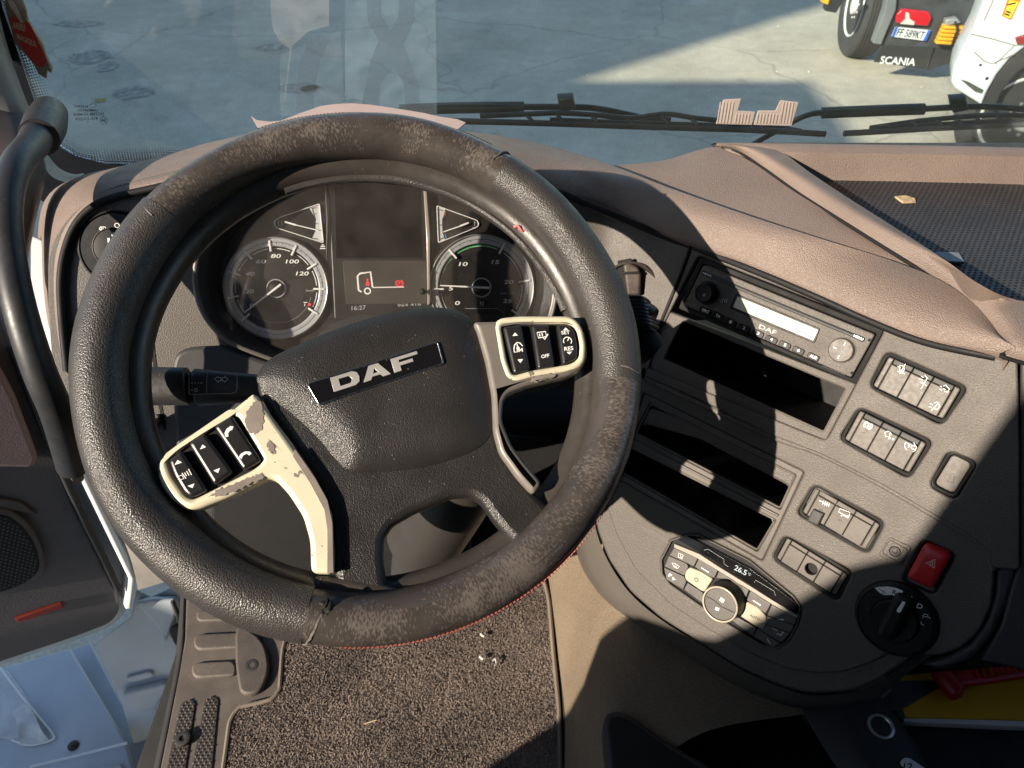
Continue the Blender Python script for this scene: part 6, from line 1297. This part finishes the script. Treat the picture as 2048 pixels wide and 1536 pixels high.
# ------------------------------------------------------------------ left side: pillar, grab handle, open door, step well
ap = thing('windscreen_pillar', 'grey trimmed windscreen pillar at the upper left', 'pillar', W(30, 200, .95))
pil = M_('pillar_grey_trim', (.20, .185, .165), .55, var=.08)
loft('pillar_trim', [[W(-60, -80, .90), W(-30, 40, .90), W(-20, 180, .90), W(-20, 260, .90)], [W(-24, -80, .93), W(0, 60, .93), W(26, 150, .93), W(58, 238, .93)], [W(-20, -80, 1.02), W(8, 60, 1.02), W(34, 150, 1.02), W(66, 236, 1.02)]], pil, ap, nu=24, nv=4)
loft('pillar_foot', [[W(-90, 220, .86), W(-70, 330, .84), W(-80, 480, .82), W(-90, 620, .82)], [W(30, 215, .93), W(48, 250, .90), W(50, 330, .86), W(40, 460, .84), W(20, 600, .84)], [W(72, 236, .96), W(84, 300, .95), W(92, 350, .93), W(74, 430, .90), W(48, 560, .88)]], M_('pillar_dark_brown', (.055, .046, .042), .5, var=.15), ap, nu=30, nv=4)
loft('lower_garnish', [[W(80, 310, .98), W(100, 350, .95), W(140, 366, .95), W(168, 358, .98)], [W(88, 300, 1.02), W(116, 334, 1.01), W(146, 348, 1.02), W(168, 346, 1.05)]], pil, ap, nu=20, nv=4)
ppx('pillar_gap', [(60, 470), (85, 480), (100, 640), (130, 720), (118, 780), (60, 640)], Frame(W(90, 620, .92), RT, UP), -.01, 0, .002, M_('door_shut_grey', (.30, .31, .32), .5), ap)
gh = thing('grab_handle', 'black curved grab handle on the left windscreen pillar', 'handle', W(60, 500, .72))
hb_ = M_('handle_satin_black', (.020, .021, .023), .48, var=.25, vs=40, dirt=240)
tube('handle_bar', [W(86, 250, .90), W(66, 288, .84), W(32, 332, .78), (W(14, 400, .75)), W(17, 500, .73), W(40, 620, .72), W(78, 740, .73), W(116, 830, .76), W(146, 930, .84)], [.019, .016, .0148, .0145, .0145, .0148, .0152, .017], hb_, gh, seg=24)
tube('handle_foot', [W(100, 225, .94), W(90, 250, .90), W(78, 275, .86)], [.020, .023, .021], hb_, gh, seg=20)

dr = thing('cab_door', 'open cab door with mauve trim, speaker grille and red reflector', 'door', DOR.O)
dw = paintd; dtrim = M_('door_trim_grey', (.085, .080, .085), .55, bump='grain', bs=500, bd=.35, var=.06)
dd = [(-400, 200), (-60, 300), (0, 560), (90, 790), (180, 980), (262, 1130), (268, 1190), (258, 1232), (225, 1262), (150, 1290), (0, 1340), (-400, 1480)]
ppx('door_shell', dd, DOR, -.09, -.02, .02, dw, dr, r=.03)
ppx('door_card', [(-400, 250), (-60, 380), (0, 640), (60, 790), (150, 1010), (238, 1190), (240, 1225), (222, 1248), (150, 1276), (0, 1326), (-400, 1460)], DOR, -.02, .0, .006, dtrim, dr, r=.03)
ppx('door_rubber', [(20, 700), (34, 700), (110, 880), (180, 1040), (246, 1180), (236, 1190), (168, 1060), (100, 910)], DOR, .0, .012, .004, rubber, dr)
ppx('upper_trim', [(-400, 500), (-20, 700), (30, 790), (78, 918), (72, 934), (60, 938), (-400, 930)], DOR, .0, .02, .008, mauve, dr, r=.02)
ppx('trim_swage', [(-400, 930), (40, 1005), (75, 1030), (30, 1022), (-400, 1030)], DOR, .0, .006, .002, trimg, dr)
sg = ppx('speaker_surround', [(-200, 1010), (20, 1020), (60, 1050), (84, 1090), (92, 1130), (88, 1150), (60, 1175), (0, 1196), (-200, 1240)], DOR, .0, .012, .005, dtrim, dr, r=.03)
gr_o = rnd(DOR.L([(-200, 1022), (14, 1030), (48, 1056), (72, 1092), (80, 1128), (76, 1146), (50, 1168), (0, 1186), (-200, 1226)], .014), .03)
sp = plate('speaker_grille', gr_o, DOR, .010, .014, .002, blackm, dr)
x0, y0, x1, y1 = bb(gr_o); V = []; Fc = []; y = y0; j = 0
while y < y1:
    x = max(x0, x1 - .16) + (j % 2) * .0035
    while x < x1:
        if inside((x, y), inset(gr_o, .004)):
            b0 = len(V)
            for k in range(6): V.append((x + .0021 * math.cos(k * 1.047), y + .0021 * math.sin(k * 1.047), .0145))
            Fc.append(tuple(range(b0, b0 + 6)))
        x += .007
    y += .0061; j += 1
tag(mesh('grille_perforation', V, Fc, M_('grille_dot_grey', (.035, .036, .04), .4), sp, DOR.M, smooth=False), kind='stuff')  # perforation dots a lighter grey than the grille
ppx('red_reflector', [(30, 1238), (122, 1208), (128, 1216), (38, 1246)], DOR, .0, .006, .001, M_('reflector_red', (.20, .03, .02), .4), dr)
o = ppx('frame_flange', [(30, 640), (46, 640), (120, 810), (190, 970), (262, 1110), (274, 1160), (264, 1220), (252, 1220), (258, 1160), (170, 980), (98, 830)], DOR, -.02, .016, .006, paint, dr)
# body side / door aperture behind the door
bp_ = thing('door_aperture', 'dusty white door aperture pillar with hinge hardware beside the wheel', 'body panel', W(180, 900, 1.2))
loft('aperture_skin', [[W(20, 620, 1.0), W(90, 760, 1.08), W(160, 900, 1.16), W(225, 1030, 1.24), W(262, 1120, 1.32), W(276, 1180, 1.38)], [W(70, 600, 1.0), W(130, 760, 1.06), W(210, 900, 1.12), W(290, 1040, 1.22), W(330, 1110, 1.30), W(344, 1160, 1.36)]], M_('aperture_beige_grey', (.22, .205, .185), .6, var=.2, vs=20), bp_, nu=30, nv=5)
for (x, y, r_) in ((146, 945, .008), ):
    c = W(x, y, 1.12 + (y - 915) * .0006); tube('hinge_bolt', [c, c + Vector((.02, -.02, .01))], r_, M_('rusty_dark', (.06, .045, .035), .7, var=.4, vs=50) if 'rusty_dark' not in bpy.data.materials else bpy.data.materials['rusty_dark'], bp_, sub=1)
sw_ = thing('step_well', 'dusty white painted step well below the open door with recess and plug', 'body panel', SIL.wp(150, 1400), kind=None)
S2 = Frame(CAM + Vector((-.7, .4, -1.42)), (.906, .423, 0), (-.423, .906, .0))
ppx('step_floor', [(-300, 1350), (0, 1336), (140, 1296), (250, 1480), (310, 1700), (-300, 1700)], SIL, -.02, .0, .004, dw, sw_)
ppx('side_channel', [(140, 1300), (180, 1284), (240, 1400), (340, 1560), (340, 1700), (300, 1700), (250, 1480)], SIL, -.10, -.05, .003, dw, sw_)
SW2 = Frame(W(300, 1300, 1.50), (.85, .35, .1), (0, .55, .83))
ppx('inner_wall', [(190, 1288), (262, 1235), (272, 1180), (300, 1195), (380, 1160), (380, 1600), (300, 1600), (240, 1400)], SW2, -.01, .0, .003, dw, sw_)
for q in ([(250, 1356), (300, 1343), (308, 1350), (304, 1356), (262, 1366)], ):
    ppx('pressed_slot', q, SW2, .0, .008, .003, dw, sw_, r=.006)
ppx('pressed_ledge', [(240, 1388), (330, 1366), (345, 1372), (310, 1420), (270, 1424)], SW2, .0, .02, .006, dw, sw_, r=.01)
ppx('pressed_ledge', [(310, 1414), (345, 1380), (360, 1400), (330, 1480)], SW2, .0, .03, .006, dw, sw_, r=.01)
ppx('bracket', [(268, 1206), (300, 1200), (352, 1198), (358, 1214), (330, 1290), (318, 1260)], SW2, .0, .02, .005, dw, sw_, r=.01)
ppx('rubber_grommet', [(336, 1262), (352, 1250), (366, 1256), (364, 1300), (350, 1292)], SW2, .015, .03, .004, rubber, sw_, r=.01)
ppx('seal_strip', [(340, 1206), (346, 1204), (372, 1262), (368, 1284)], SW2, .02, .035, .003, rubber, sw_)
ppx('foot_recess', scat([(0, 1338), (30, 1360), (70, 1420), (104, 1465), (108, 1476), (98, 1480), (60, 1490), (40, 1490), (20, 1478), (-80, 1460), (-80, 1380)], 3), SIL, -.002, .003, .002, M_('recess_speckled_white', (.50, .51, .52), .6, bump='noise', bs=150, bd=.4, var=.15, vs=40), sw_)
tube('recess_lip', [SIL.wp(x, y, .003) for x, y in [(0, 1336), (40, 1388), (78, 1436), (106, 1470), (104, 1480), (60, 1490), (24, 1480)]], .0022, paint, sw_)
loft('recess_bowl', [[SIL.wp(x, y, .012) for x, y in [(26, 1425), (40, 1410), (56, 1410), (70, 1430)]], [SIL.wp(x, y, .020) for x, y in [(36, 1455), (50, 1440), (70, 1444), (84, 1462)]], [SIL.wp(x, y, .004) for x, y in [(40, 1490), (60, 1490), (84, 1486), (98, 1480)]]], bpy.data.materials['recess_speckled_white'], sw_, nu=20, nv=5)
lathe('drain_plug', [(.010, 0), (.010, .003), (.006, .006), (.001, .007)], SIL, SIL.at(147, 1492), rubber, sw_, 18)
tube('sill_crease', [SIL.wp(60, 1534, .001), SIL.wp(160, 1510, .001), SIL.wp(254, 1486, .001)], .003, paint, sw_, flat=.5)
ppx('front_edge', [(0, 1560), (190, 1536), (240, 1528), (262, 1560), (200, 1700), (0, 1700)], SIL, .0, .006, .002, M_('rust_mark', (.16, .10, .07), .7, var=.4, vs=30) if False else dw, sw_)
# black sill seal between the step well and the floor mat
ss = loft('sill_seal', [[FLO.wp(x, y, -.03) for x, y in [(362, 1180), (352, 1300), (328, 1420), (296, 1560), (270, 1700)]], [FLO.wp(x, y, .010) for x, y in [(366, 1180), (358, 1300), (336, 1420), (306, 1560), (280, 1700)]], [FLO.wp(x, y, .010) for x, y in [(374, 1180), (370, 1300), (348, 1420), (322, 1560), (300, 1700)]]], rubber, None, nu=30, nv=4)
tag(ss, 'black rubber sill seal between the white step well and the floor mat', 'seal')
